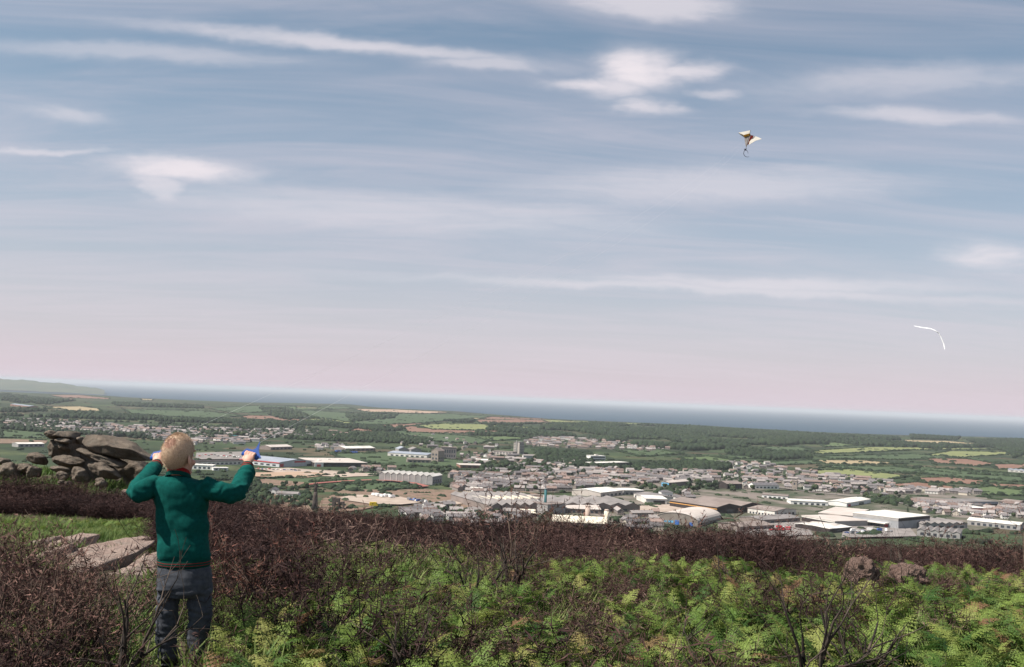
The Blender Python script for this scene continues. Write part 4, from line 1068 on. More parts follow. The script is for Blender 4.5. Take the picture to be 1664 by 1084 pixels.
rock('granite_slab', 'huge wedge shaped granite slab resting across the top of the outcrop', 133, 714, 254, 745, 27.6, 1.7, 9, 4.5, .08, taper=.4, under=.4, group=gT)
rock('granite_slab', 'long thin slanting slab directly under the huge wedge shaped slab', 124, 737, 208, 753, 27.3, 1.3, 17, 3, .10, under=.8, group=gT)
rock('overhung_rock', 'dark shaded granite mass under the two slanting slabs', 150, 744, 262, 815, 29.3, 1.6, 4, 3.6, .12, group=gT)
rock('overhung_rock', 'dark rock mass filling the gap behind the rounded boulder', 104, 722, 176, 806, 29.2, 1.2, 3, 4, .1, group=gT)
rock('layered_rock', 'dark layered rock stack at the left end of the outcrop', 74, 709, 139, 748, 28.6, 1.3, 2, 4, .10, .05, under=.7, group=gT)
rock('capstone_rock', 'flat sunlit cap stone on top of the layered stack', 88, 700.5, 127, 713, 28.3, 1.4, 3, 3.5, .10, group=gT)
rock('capstone_rock', 'small rounded cap stone at the left tip of the layered stack', 77, 699.5, 94, 713, 28.1, .8, -8, 2.6, .10, group=gT)
rock('ledge_rock', 'narrow sunlit ledge on the front of the layered stack', 91, 712, 117, 721, 27.9, .6, 4, 3, .1, group=gT)
rock('ledge_rock', 'small lower ledge on the front of the layered stack', 95, 723, 112, 731, 27.9, .5, 4, 3, .1, group=gT)
rock('granite_boulder', 'small block between the layered stack and the huge slab', 125, 710, 141, 721, 28.6, .7, 10, 3, .1, group=gT)
rock('granite_boulder', 'rounded boulder below the layered stack', 86, 740, 134, 759, 27.4, .9, 6, 2.6, .12, group=gT)
rock('granite_boulder', 'slanting pointed slab lowest under the long thin slab', 140, 752, 199, 777, 26.9, .8, 20, 2.8, .12, taper=.3, group=gT)
rock('granite_boulder', 'tilted flat boulder left of the layered stack', 40, 736, 80, 754, 27.6, .7, 16, 2.8, .1, group=gT)
rock('granite_boulder', 'squarish boulder low in the middle of the outcrop', 115, 760, 146, 786, 26.6, .6, 10, 3, .12, group=gT)
rock('granite_boulder', 'small round boulder in grass under the dark overhang', 153, 777, 174, 796, 26.2, .4, 15, 2.6, .12, group=gT)
rock('small_stone', 'small pale stone by the left elbow of the boy', 197, 795, 210, 807, 25.8, .25, 0, 2.4, .1, mat=pinkg, group=gT, cat='stone')
rock('granite_boulder', 'grey boulder right of the shaded hollow at far left', 30, 753, 53, 768, 27.2, .6, 8, 2.6, .12, group=gT)
rock('granite_boulder', 'angular boulder between the hollow and the tilted flat boulder', 46, 757, 68, 776, 26.9, .6, -14, 2.8, .12, group=gT)
rock('granite_boulder', 'large dark boulder with shaded face at the left edge', -14, 753, 36, 786, 27.2, .9, 0, 3, .14, group=gT)
rock('granite_boulder', 'flat topped boulder highest at the left edge', -8, 744, 16, 757, 28.6, .7, 4, 2.8, .1, group=gT)
rock('granite_boulder', 'flat pale stone lying in grass below the rounded boulder', 82, 757, 112, 769, 26.8, .5, 12, 2.8, .1, group=gT)
rock('granite_boulder', 'low stone left of the squarish boulder', 92, 766, 112, 781, 26.4, .4, 20, 2.8, .12, group=gT)
rock('small_stone', 'smaller stone at the foot of the outcrop, left of two', 95, 780, 106, 789, 26.1, .3, 0, 2.4, .1, group=gT, cat='stone')
rock('small_stone', 'smaller stone at the foot of the outcrop, right of two', 106, 781, 117, 791, 26.0, .3, 0, 2.4, .1, group=gT, cat='stone')
# flat slabs let into the turf
gS = 'flat stones bared in the turf'
def slab(label, x0, y0, x1, y1, hz=.09, tilt=0, yaw=0, mat=None, rough=.09, name='flat_stone'):
    a = GN((x0 + x1) / 2, y1); b2 = GN((x0 + x1) / 2, y0); s = a.y / F
    c = (a + b2) / 2; c.z = hs(c.x, c.y) + hz * .25
    V, T = rock_np(rng.random() * 90, (x1 - x0) / 2 * s, max(.12, (b2.y - a.y) / 2), hz, 4, rough * 2, 1.8, big=(x1 - x0) > 60)
    R = np.array(Matrix.Rotation(RAD(yaw), 3, 'Z') @ Matrix.Rotation(RAD(tilt), 3, 'Y'))
    o = link(name, np_mesh(name, V @ R.T, T, mat or pinkg, smooth=True), None, c); tag(o, label, 'stone', gS); return o
slab('small rounded stone at the left end of the flat stones', 50, 887, 70, 896, .09)
slab('broad pale domed stone farthest back in the turf', 67, 885, 132, 900, .10, 0)
slab('long pale stone with a shaded right edge in the turf', 54, 899, 158, 915, .09, 0)
slab('wide flat slab at the right of the turf stones', 138, 888, 232, 908, .06, 0)
slab('low pale stone at the near left of the turf stones', 46, 908, 84, 920, .10)
slab('wide trodden slab nearest the burnt bush', 92, 912, 210, 946, .07, 0)
slab('reddish low slab beside the left hip of the boy', 196, 915, 262, 960, .08, 2)
slab('round pale pebble by the hip of the boy, left of two', 230, 905, 243, 911, .05, name='pebble')
slab('round pale pebble by the hip of the boy, right of two', 241, 911, 254, 917, .05, name='pebble')
slab('small pale stone in heather just right of the boy', 372, 893, 384, 898, .06, name='pebble')
slab('tiny pale stone high in dark heather right of the boy', 356, 846, 366, 850, .07, name='pebble')
for lb, x0, y0, x1, y1, d_ in (('rough pinkish granite boulder half sunk in bracken, larger of two', 1368, 907, 1432, 972, 9.2), ('low pinkish granite boulder right of the larger one', 1438, 916, 1502, 966, 9.2)):
    rock('lichened_boulder', lb, x0, y0, x1, y1, d_, .35, 8, 3.4, .09, mat=lich, freq=2.4, group='pinkish boulders in the bracken')

# ---- plant shapes
def frond(r, L, stalk, npair=13):
    n = 12; tot = L + stalk; th0 = r.uniform(.05, .3); th1 = r.uniform(1.1, 1.9); ds = tot / n
    pts = [Vector((0, 0, 0))]; tang = []
    side_w = r.uniform(-.25, .25)
    for i in range(n):
        s = (i + .5) / n; th = th0 + (th1 - th0) * s ** 1.4
        t = Vector((math.sin(th), side_w * s * .5, math.cos(th))).normalized(); tang.append(t); pts.append(pts[-1] + t * ds)
    tang.append(tang[-1])
    V, T, tip = [], [], []
    for i, p in enumerate(pts):
        rr = .0032 * (1 - .75 * i / n); t = tang[i]; u = Vector((0, 1, 0)); v = t.cross(u)
        for k in range(3):
            a = k * 2.094; V.append(p + (u * math.cos(a) + v * math.sin(a)) * rr); tip.append(0.0)
        if i:
            for k in range(3):
                a0, a1, b0, b1 = 3*(i-1)+k, 3*(i-1)+(k+1) % 3, 3*i+k, 3*i+(k+1) % 3
                T += [(a0, a1, b1), (a0, b1, b0)]
    q0 = stalk / tot
    for j in range(npair):
        q = (j + .5) / npair; s = q0 + (1 - q0) * q; f = s * n; i = min(int(f), n - 1); p = pts[i].lerp(pts[i+1], f - i); t = tang[i]
        l = .46 * L * (1 - q) ** .85 * (.55 + .45 * min(1, q * 5)) + .008
        for sg in (-1, 1):
            side = Vector((0, sg, 0)); up = t.cross(Vector((0, 1, 0))) * -1
            if up.z < 0 and abs(t.z) < .6: up = -up
            d = (side * .92 + t * r.uniform(.3, .55) + up * r.uniform(-.2, .25)).normalized()
            nk = max(3, min(8, int(l / .016))); step = l / nk; perp = up.cross(d).normalized()
            for k in range(nk):
                z = k / nk; b = p + d * l * z - Vector((0, 0, 1)) * (.28 * l * z * z); wl = (.13 * l * (1 - z) + .004)
                b2 = b + d * step * 1.02 - Vector((0, 0, 1)) * (.28 * l * ((z + 1/nk) ** 2 - z * z))
                for s2 in (-1, 1):
                    e = b + perp * s2 * wl + d * step * .75 + up * r.uniform(-.003, .004)
                    m = len(V); V += [b, b2, e]; T.append((m, m+1, m+2)); tip += [q * .8, q * .8, min(1, q * .6 + z * .5)]
    return np.array([v[:] for v in V]), np.array(T), {'tip': np.array(tip)}
r = random.Random(5)
FR = [frond(r, r.uniform(.17, .30), r.uniform(.08, .22), r.choice((13, 15, 17))) for _ in range(9)]
def twigs(r, n, hgt, rad, wid, tuft):
    V, T = [], []
    for _ in range(n):
        a = r.uniform(0, 6.28); b = r.random() ** .6 * rad * .4
        p = Vector((math.cos(a) * b, math.sin(a) * b, -.02)); lean = r.uniform(.05, .8); l = hgt * r.uniform(.5, 1.1)
        d = Vector((math.cos(a) * lean, math.sin(a) * lean, 1)).normalized(); sd = Vector((-math.sin(a + r.uniform(-1, 1)), math.cos(a), r.uniform(-.2, .2))).normalized()
        w0 = wid * r.uniform(.6, 1.2); prev = None
        for i in range(4):
            c = p + d * l * i / 3 + Vector((r.gauss(0, .02), r.gauss(0, .02), 0)) * (i > 0); ww = w0 * (1 - .22 * i)
            m = len(V); V += [c - sd * ww, c + sd * ww]
            if prev is not None: T += [(prev, prev+1, m+1), (prev, m+1, m)]
            prev = m
            if i:
                for _k in range(tuft):
                    e = c + Vector((r.gauss(0, 1), r.gauss(0, 1), r.uniform(-.1, 1.3))).normalized() * r.uniform(.03, .075)
                    m2 = len(V); V += [c, e, c.lerp(e, .55) + Vector((r.uniform(-1, 1), r.uniform(-1, 1), r.uniform(-1, 1))) * .005]; T.append((m2, m2+1, m2+2))
    return np.array([v[:] for v in V]), np.array(T), {}
HE = [twigs(r, 34, .36, .34, .0026, 5) for _ in range(6)]
def blades(r, n, hgt, rad):
    V, T, tip = [], [], []
    for _ in range(n):
        a = r.uniform(0, 6.28); b = r.random() ** .5 * rad; p = Vector((math.cos(a) * b, math.sin(a) * b, -.01))
        a2 = r.uniform(0, 6.28); ln = r.uniform(.1, .8); l = hgt * r.uniform(.5, 1.1); d = Vector((math.cos(a2) * ln, math.sin(a2) * ln, 1)).normalized()
        sd = Vector((-math.sin(a2), math.cos(a2), 0)) * .0035; mid = p + d * l * .55; end = p + d * l + Vector((math.cos(a2), math.sin(a2), -.4)) * l * .22
        m = len(V); V += [p - sd, p + sd, mid - sd * .8, mid + sd * .8, end]; T += [(m, m+1, m+3), (m, m+3, m+2), (m+2, m+3, m+4)]; tip += [0, 0, .4, .4, 1]
    return np.array([v[:] for v in V]), np.array(T), {'tip': np.array(tip)}
GR = [blades(r, 34, .12, .13) for _ in range(5)]
def branch_segs(r, base, d, l, rad, depth, out, wav=.22):
    n = max(2, int(l / .07)); p = Vector(base); d = Vector(d).normalized(); pts = [p.copy()]; rads = [rad]
    for i in range(n):
        d = (d + Vector((r.gauss(0, wav), r.gauss(0, wav), r.gauss(0, wav * .7) + .04))).normalized(); p = p + d * l / n
        pts.append(p.copy()); rads.append(max(.0012, rad * (1 - .7 * (i + 1) / n)))
        if depth > 0 and r.random() < .75 and i >= 0:
            d2 = (d + Vector((r.gauss(0, .7), r.gauss(0, .7), r.gauss(.1, .45)))).normalized()
            branch_segs(r, p, d2, l * r.uniform(.4, .75), rads[-1] * .72, depth - 1, out, wav)
    out.append((pts, rads))
def gorse(r, hgt, stems, depth, spread=.7, rad=.0135, wav=.22):
    out = []
    for k in range(stems):
        a = r.uniform(0, 6.28); s = r.uniform(.1, spread)
        branch_segs(r, (r.uniform(-.06, .06), r.uniform(-.06, .06), -.05), (math.cos(a) * s, math.sin(a) * s, 1), hgt * r.uniform(.65, 1.1), rad * r.uniform(.7, 1.15), depth, out, wav)
    return out
def segs_mesh(name, segs, mat, n=5):
    m = MB()
    for pts, rads in segs: m.tube(pts, rads, n if rads[0] > .004 else 3, cap=False)
    return m.mesh(name, mat, True)
def spines(r, segs, per, ln):
    V, T = [], []
    for pts, rads in segs:
        if rads[0] > .0075: continue
        for i in range(1, len(pts)):
            for _ in range(per):
                c = pts[i-1].lerp(pts[i], r.random()); e = c + (Vector((r.gauss(0, 1), r.gauss(0, 1), r.gauss(.5, .8))).normalized()) * ln * r.uniform(.6, 1.3)
                o = Vector((r.gauss(0, 1), r.gauss(0, 1), r.gauss(0, 1))).normalized() * .0035
                m = len(V); V += [c - o, c + o, e]; T.append((m, m+1, m+2))
    return np.array([v[:] for v in V]), np.array(T)
charred = pmat('charred_wood', (0.012, 0.010, 0.009), (0.045, 0.034, 0.028), 9, .9, c3=(0.10, 0.075, 0.06))
drywood = pmat('dry_gorse_wood', (0.06, 0.04, 0.03), (0.16, 0.11, 0.085), 7, .9)
bracken_m = leafmat('bracken_leaf', [(0.0, (0.032, 0.078, 0.016)), (0.35, (0.085, 0.148, 0.028)), (0.7, (0.158, 0.212, 0.046)), (0.90, (0.24, 0.24, 0.072)), (1.0, (0.18, 0.09, 0.055))], (0.17, 0.13, 0.04), .55, .6, .3)
bracken_i = leafmat('bracken_leaf_single', [(0.0, (0.032, 0.078, 0.016)), (0.35, (0.085, 0.148, 0.028)), (0.7, (0.158, 0.212, 0.046)), (0.95, (0.24, 0.24, 0.072))], (0.17, 0.13, 0.04), .55, .6, .3, rnd=1.0)
heather_m = leafmat('burnt_heather', [(0.0, (0.016, 0.008, 0.008)), (0.45, (0.042, 0.021, 0.019)), (0.75, (0.085, 0.046, 0.039)), (1.0, (0.17, 0.11, 0.09))], rough=.9, trans=0.0)
dead_m = leafmat('dead_gorse_spines', [(0.0, (0.085, 0.043, 0.036)), (0.6, (0.14, 0.076, 0.062)), (1.0, (0.22, 0.13, 0.105))], rough=.9, trans=0.05, rnd=1.0)
red_m = leafmat('red_brown_heather', [(0.0, (0.075, 0.027, 0.022)), (0.6, (0.12, 0.048, 0.038)), (1.0, (0.17, 0.08, 0.058))], rough=.9, trans=0.05, rnd=1.0)
grass_m = leafmat('grass_blades', [(0.0, (0.05, 0.10, 0.02)), (0.5, (0.095, 0.165, 0.035)), (1.0, (0.18, 0.21, 0.06))], (0.22, 0.22, 0.08), .4, .6, .3)

def gpix(x, y): return pix((x, y, hs(x, y)))
GRASS = [(-90,838),(40,836),(140,842),(250,852),(262,905),(250,930),(60,905),(-90,905)]
CLEARL = [(-90, 836), (262, 850), (268, 985), (150, 990), (60, 960), (-90, 925)]
SLABS = [(46,882),(130,880),(232,886),(262,905),(262,955),(196,955),(90,948),(44,922)]
# ---- ground cover
hi, bi, gi = [], [], []
pts = []
# nearest belt, densely sampled in ground metres
def bracken_limit(t): return float(np.interp(t, [-.6, -.27, -.2, -.1, .0, .1, .25, .4, .6], [0, 4.9, 6.4, 7.8, 8.6, 9.5, 11.2, 12.6, 13.2]))
def wob(x, y): return mnoise.noise(Vector((x * .55, y * .55, 4.2))) + .5 * mnoise.noise(Vector((x * 1.6, y * 1.6, 9)))
BX, BY = -1.66, 5.0
for _ in range(12500):
    y = math.sqrt(rng.uniform(3.6 ** 2, 13.5 ** 2)); t = rng.uniform(-.62, .9); x = t * y
    lim = bracken_limit(t) * (1 + .22 * wob(x, y))
    if math.hypot(x - BX, y - BY) < .30 or (abs(x - BX * y / 5.0) < .20 and 4.0 < y < 5.2): continue
    px, py = gpix(x, y)
    if y < lim:
        dens = .80 if t > .05 else .62
        if wob(x * 1.4 + 9, y * 1.8) < -.27:
            dens *= .12
            if rng.random() < .22: hi.append((rng.randrange(6), (x, y, hs(x, y)), rng.uniform(0, 6.28), 0, (.9, .9, rng.uniform(.5, .85)), rng.uniform(.3, 1)))
        if rng.random() < dens:
            ti = min(.97, max(0, rng.gauss(.45, .24))) if rng.random() > .07 else .99
            bi.append((rng.randrange(9), (x, y, hs(x, y) - .03), rng.uniform(0, 6.28), rng.gauss(0, .12), rng.uniform(.62, .98), ti))
for _ in range(9000):
    y = math.sqrt(rng.uniform(4.2 ** 2, 24 ** 2)); t = rng.uniform(-.64, .64); x = t * y
    if y > 19.5 + max(0, -x) * 1.1: continue
    lim = bracken_limit(t) * (1 + .2 * wob(x, y)); px, py = gpix(x, y)
    if inpoly((px, py), CLEARL) and not inpoly((px, py), SLABS) and rng.random() < .6: gi.append((rng.randrange(5), (x, y, hs(x, y)), rng.uniform(0, 6.28), 0, rng.uniform(.8, 1.3), rng.random()))
    if inpoly((px, py), CLEARL) or inpoly((px, py), GRASS) or inpoly((px, py), SLABS) or math.hypot(x - BX, y - BY) < .35 or (abs(x - BX * y / 5.0) < .24 and 3.9 < y < 5.3): continue
    if y < lim - .3:
        if rng.random() > .10: continue
    gp = wob(x * .75 + 31, y * .75)
    if (-.33 < t < .12 and lim - .5 < y < lim + 4.2 and gp > -.08) or (t >= .12 and y < lim + 3.2 and gp > .22):      # green openings in the heath
        for _k in range(2): gi.append((rng.randrange(5), (x + rng.uniform(-.1, .1), y + rng.uniform(-.1, .1), hs(x, y)), rng.uniform(0, 6.28), 0, rng.uniform(1.3, 2.4), rng.random()))
        if rng.random() < .5: bi.append((rng.randrange(9), (x, y, hs(x, y) - .03), rng.uniform(0, 6.28), rng.gauss(0, .12), rng.uniform(.6, .95), rng.uniform(.2, .9)))
        if rng.random() < .82: continue
    mixz = y < lim + (5.0 if t < .05 else 2.6) and t > -.3 and wob(x * .8 + 5, y * .8) > -.25
    if t < -.24 and y < 9.5 and rng.random() < .28:
        gi.append((rng.randrange(5), (x, y, hs(x, y)), rng.uniform(0, 6.28), 0, rng.uniform(1.0, 2.0), rng.random())); continue
    if mixz and rng.random() < .22 and wob(x - 3, y + 7) > -.1:
        bi.append((rng.randrange(9), (x, y, hs(x, y) - .03), rng.uniform(0, 6.28), rng.gauss(0, .12), rng.uniform(.6, .95), rng.uniform(.2, .8)))
    if mixz and rng.random() < .35: 
        gi.append((rng.randrange(5), (x, y, hs(x, y)), rng.uniform(0, 6.28), 0, rng.uniform(1.2, 2.2), rng.random())); continue
    s = rng.uniform(.6, 1.15) * (.8 if t < -.3 and y < 9 else 1) * max(.55, 1 + 1.1 * wob(x * .9 + 2, y * .9))
    hi.append((rng.randrange(6), (x, y, hs(x, y)), rng.uniform(0, 6.28), 0, (s * 1.15, s * 1.15, s * rng.uniform(.75, 1.1)), max(0, min(1, rng.gauss(.38, .2) + .5 * wob(x * .6, y * .6)))))
for _ in range(3400):                     # the farther left shoulder of the hill
    y = math.sqrt(rng.uniform(19 ** 2, 50 ** 2)); t = rng.uniform(-.66, -.06); x = t * y
    if y > 19.5 + max(0, -x) * 1.1 + 3: continue
    px, py = gpix(x, y)
    if inpoly((px, py), [(-90, 740), (60, 758), (150, 775), (215, 812), (150, 800), (60, 788), (-90, 782)]) or (x + 13) ** 2 / 24 + (y - 28) ** 2 / 9 < 1: 
        if rng.random() < .8:
            gi.append((rng.randrange(5), (x, y, hs(x, y)), rng.uniform(0, 6.28), 0, rng.uniform(2, 3.4), rng.random() * .7))
        continue
    if inpoly((px, py), GRASS): continue
    s = rng.uniform(1.0, 1.7)
    hi.append((rng.randrange(6), (x, y, hs(x, y)), rng.uniform(0, 6.28), 0, (s * 1.4, s * 1.4, s * .8), max(0, min(1, rng.gauss(.35, .2)))))
for _ in range(5200):                     # turf
    y = rng.uniform(8.5, 20); x = rng.uniform(-.66, -.12) * y; px, py = gpix(x, y)
    if not inpoly((px, py), GRASS): continue
    if inpoly((px, py), SLABS) and rng.random() < .93: continue
    gi.append((rng.randrange(5), (x, y, hs(x, y)), rng.uniform(0, 6.28), 0, rng.uniform(.9, 1.6), rng.random()))
    if py < 868 and rng.random() < .25:
        bi.append((rng.randrange(9), (x, y, hs(x, y) - .03), rng.uniform(0, 6.28), rng.gauss(0, .12), rng.uniform(.55, .8), rng.uniform(.3, .8)))
for _ in range(1500):                     # grass between the stems close by
    y = math.sqrt(rng.uniform(3.6 ** 2, 9 ** 2)); x = rng.uniform(-.62, .62) * y
    if inpoly(gpix(x, y), SLABS) or (abs(x - BX * y / 5.0) < .22 and 3.9 < y < 5.1): continue
    gi.append((rng.randrange(5), (x, y, hs(x, y)), rng.uniform(0, 6.28), 0, rng.uniform(1.0, 2.0), rng.random()))
for nm, protos, li, mt, lb, ct2 in (('heather_cover', HE, hi, heather_m, 'dark burnt heather covering the brow of the hill', 'heather'), ('bracken_cover', FR, bi, bracken_m, 'mass of green bracken fronds covering the foreground', 'bracken'), ('grass_cover', GR, gi, grass_m, 'short green grass on the hillside and around the stones', 'grass')):
    V, T, at = merge(protos, li); tag(link(nm, np_mesh(nm, V, T, mt, at)), lb, ct2, kind='stuff')

# ---- single bracken plants that stand out close to the camera
FRM = []
for (V, T, at) in FR:
    a2 = dict(at); a2['tint'] = np.zeros(len(V)); FRM.append(np_mesh('frond', V, T, bracken_i, a2))
LANDN = []
bt = []
n_try = 0
while len(bt) < 64 and n_try < 4000:
    n_try += 1
    y = math.sqrt(rng.uniform(4.1 ** 2, 8.2 ** 2)); t = rng.uniform(-.27, .5); x = t * y
    if y > bracken_limit(t) or math.hypot(x - BX, y - BY) < .5 or any(math.hypot(x - a, y - b2) < .36 for a, b2 in bt): continue
    bt.append((x, y))
    e = empty('bracken_fern', (x, y, hs(x, y) - .02), rng.uniform(0, 6.28)); sc = rng.uniform(.8, 1.08); e.scale = (sc,) * 3
    k = rng.randrange(4, 7)
    for j in range(k):
        o = link('frond', rng.choice(FRM), e); o.rotation_euler = (rng.gauss(0, .12), rng.gauss(.08, .12), j * 6.28 / k + rng.uniform(-.4, .4)); s2 = rng.uniform(.8, 1.1); o.scale = (s2,) * 3
    e['category'] = 'fern'; e['group'] = 'bracken ferns close to the camera'
    AUTO.append((e, 'green arching bracken fern', pix((x, y, hs(x, y) + .35)), 'fern'))

# ---- burnt gorse skeletons, each its own bush
r = random.Random(11)
GB = []
for (hg, st, dp, sp) in ((.40, 7, 2, .55), (.44, 6, 2, .7), (.33, 9, 2, .8), (.48, 4, 2, .5), (.36, 8, 2, .6)):
    sg = gorse(r, hg, st, dp, sp); GB.append((segs_mesh('stem', sg, charred), sg))
SINGLE = segs_mesh('stem', gorse(r, .42, 2, 1, .3, .008, .12), charred)
DRY = []
for (hg, st, dp, sp) in ((.36, 9, 2, .9), (.32, 11, 2, 1.0), (.40, 8, 2, .8), (.30, 10, 2, 1.1)):
    sg = gorse(r, hg, st, dp, sp, .008, .2); V, T = spines(r, sg, 5, .028)
    DRY.append((segs_mesh('stem', sg, drywood), np_mesh('spines', V, T, dead_m, {'tint': np.zeros(len(V))}), np_mesh('spines', V, T, red_m, {'tint': np.zeros(len(V))})))
def gpos(px, py, d):
    p = P(px, py, d); return (p.x, p.y, hs(p.x, p.y))
def bush(label, px, d, k, sc=1.0, rz=None, mesh=None, tilt=0, group='burnt gorse skeletons'):
    e = empty('burnt_gorse_bush', gpos(px, 1000, d), rng.uniform(0, 6.28) if rz is None else rz); e.scale = (sc * 1.2,) * 3; e.rotation_euler.x = tilt
    link('branches', mesh or GB[k][0], e); tag(e, label, 'bush', group); return e
bush('charred twisted gorse skeleton just left of the legs of the boy', 204, 4.5, 3, .92, 3.6); 
bush('charred gorse skeleton at the bottom left of the boy, behind the tallest one', 150, 4.9, 1, .7, 4.4)
bush('charred fan of stems at the bottom, left of centre', 668, 4.7, 0, .78, .4)
bush('charred stems at the very bottom between the boy and the centre', 555, 4.4, 2, .6, 2.2)
bush('burnt upright stems left of centre below the town yards', 770, 7.2, 4, 1.0, 2.6)
bush('burnt upright stems beside a pale dead bush near the centre', 830, 7.6, 0, .95, 3.4)
bush('charred low bush at the bottom centre', 945, 4.5, 2, .62, 5.0)
bush('lone thin charred stem standing in bracken right of centre', 1066, 5.3, 0, 1.0, 0.2, SINGLE)
bush('charred bush under the barrel roofed shed, at the bottom', 1175, 4.6, 4, .72, 1.2)
bush('big black twisted gorse skeleton in the right foreground', 1318, 4.75, 3, 1.05, 2.4)
bush('black many stemmed gorse skeleton right of the biggest one', 1398, 4.9, 0, .85, 4.0)
bush('charred low stems left of the biggest black skeleton', 1250, 4.5, 2, .6, 0.9)
bush('small charred stems in the bottom right corner area', 1500, 4.5, 1, .45, 0.3)
bush('burnt skeleton among bracken halfway to the brow at right', 1180, 8.4, 1, .75, 1.7)
bush('burnt twigs above the skyline heather right of the barrel roofed shed', 1212, 12.8, 3, .8, 2.9)
bush('burnt twigs above the heather in front of the white warehouse', 1455, 13.2, 1, .95, 1.1)
bush('burnt twigs above the heather near the right edge', 1610, 12.6, 4, 1.05, 4.1)
bush('burnt twigs above the heather left of the white workshop', 1330, 13.4, 0, .8, 5.1)
def drybush(label, px, d, k, sc, redd=False, rz=None):
    e = empty('dead_gorse_bush', gpos(px, 1000, d), rng.uniform(0, 6.28) if rz is None else rz); e.scale = (sc * 1.35,) * 3
    link('branches', DRY[k][0], e); link('spines', DRY[k][2 if redd else 1], e)['kind'] = 'stuff'; tag(e, label, 'bush', 'dead brown gorse and heather bushes'); return e
drybush('dead brown gorse bush in the bottom left corner', 12, 4.4, 0, .85)
drybush('dead brown gorse bush second from the bottom left corner', 78, 4.6, 1, .85)
drybush('dead brown gorse bush below the flat stones', 122, 5.4, 2, .85)
drybush('spiky brown gorse tuft standing against the flat stones', 188, 5.3, 0, .95)
drybush('dead brown gorse bush at the left edge below the turf', 22, 6.2, 3, 1.0)
drybush('brown gorse clump at the left edge level with the flat stones', -10, 7.6, 1, .9)
drybush('low dead gorse between the corner and the boy', 150, 4.25, 3, .62)
drybush('dead brown bush left of the boy, at knee height', 70, 5.6, 2, .8)
drybush('brown tuft left of the flat stones beside the turf', 20, 9.6, 0, .8)
drybush('red brown heather bush right of the boy at hip height, nearer', 392, 6.4, 1, 1.0, True)
drybush('red brown heather bush right of the boy at hip height, farther', 432, 7.3, 0, 1.1, True)
drybush('red brown heather bush just behind the boy', 356, 6.9, 2, .95, True)
drybush('pale dead bush with bare twigs at the centre of the heath', 800, 8.9, 2, 1.35)
drybush('pale dead bush just right of the bare twigs at the centre', 868, 8.9, 3, 1.0)
drybush('small red brown tuft among bracken left of centre', 748, 6.3, 3, .5, True)
drybush('brown tuft at the brow below the mine chimney', 520, 15.5, 1, 1.3)
drybush('brown tuft on the heath below the zigzag roofed factory', 640, 13.5, 0, 1.2)
drybush('brown bush at the brow in front of the silos', 945, 14.5, 2, 1.35)
drybush('brown bush at the brow in front of the barrel roofed shed', 1125, 14.2, 1, 1.35)
drybush('brown bush left of the pinkish boulders', 1345, 12.6, 3, 1.3)

for lb, px, d, k, sc in (('dark bushy tuft on the brow right of the white warehouse', 1540, 13.0, 0, 1.3), ('dark bushy tuft on the brow at the right edge', 1640, 12.4, 2, 1.3), ('dark bushy tuft on the brow below the workshop', 1250, 14.0, 2, 1.2), ('dark bushy tuft on the brow below the cream shed', 1030, 14.6, 0, 1.2), ('dark bushy tuft on the brow below the gravel yard', 720, 14.8, 3, 1.3), ('dark bushy tuft on the brow beneath the right arm of the boy', 420, 16.5, 2, 1.2), ('dark bushy tuft on the brow below the teal chimney', 862, 14.8, 1, 1.3)):
    drybush(lb, px, d, k, sc)

for lb, px, d, k, sc in (('maroon brown dead gorse at the lower left, closest to the corner edge', 40, 5.0, 2, .95), ('maroon brown dead gorse between the corner and the charred skeleton', 110, 4.9, 0, .95), ('maroon brown dead gorse at the left edge below the stones', 30, 7.0, 1, 1.0), ('maroon brown dead gorse just below the flat stones', 130, 6.4, 3, .9), ('maroon brown dead gorse near the left foot of the boy', 178, 4.75, 1, .6), ('maroon brown dead gorse at the left frame edge, farther up', 0, 5.6, 0, 1.0), ('maroon tuft beside the turf at the left frame edge', 50, 8.6, 2, .75)):
    drybush(lb, px, d, k, sc)
bush('charred twigs crossing in front of the larger pinkish boulder', 1395, 8.9, 2, .95, 2.0)
bush('charred twigs crossing in front of the smaller pinkish boulder', 1475, 8.9, 4, .85, 0.6)

# ================================================================== the boy
S5 = 5.0 / F
def remesh(mb, name, mat, voxel, smooth_it=4, parent=None, disp=None):
    me0 = mb.mesh('tmp', mat); o0 = bpy.data.objects.new('tmp', me0); COL.objects.link(o0)
    md = o0.modifiers.new('r', 'REMESH'); md.mode = 'VOXEL'; md.voxel_size = voxel; md.use_smooth_shade = True
    if smooth_it:
        ms = o0.modifiers.new('s', 'SMOOTH'); ms.factor = .5; ms.iterations = smooth_it
    dg = bpy.context.evaluated_depsgraph_get(); me = bpy.data.meshes.new_from_object(o0.evaluated_get(dg)); me.name = name
    bpy.data.objects.remove(o0)
    if disp:
        n = len(me.vertices); co = np.empty(n * 3); no = np.empty(n * 3)
        me.vertices.foreach_get('co', co); me.vertices.foreach_get('normal', no); co = co.reshape(-1, 3); no = no.reshape(-1, 3)
        dd = np.array([disp(Vector(c)) for c in co]); co += no * dd[:, None]; me.vertices.foreach_set('co', co.ravel()); me.update()
    me.materials.clear(); me.materials.append(mat); shade(me)
    return link(name, me, parent)
def ring(px, py, d, hw, hd, n=28, yaw=0.0, sq=2.3):
    c = P(px, py, d); out = []
    for k in range(n):
        a = 2 * math.pi * k / n; ca, sa = math.cos(a), math.sin(a)
        x = math.copysign(abs(ca) ** (2 / sq), ca) * hw; y = math.copysign(abs(sa) ** (2 / sq), sa) * hd
        out.append(c + Vector((x * math.cos(yaw) - y * math.sin(yaw), x * math.sin(yaw) + y * math.cos(yaw), 0)))
    return out
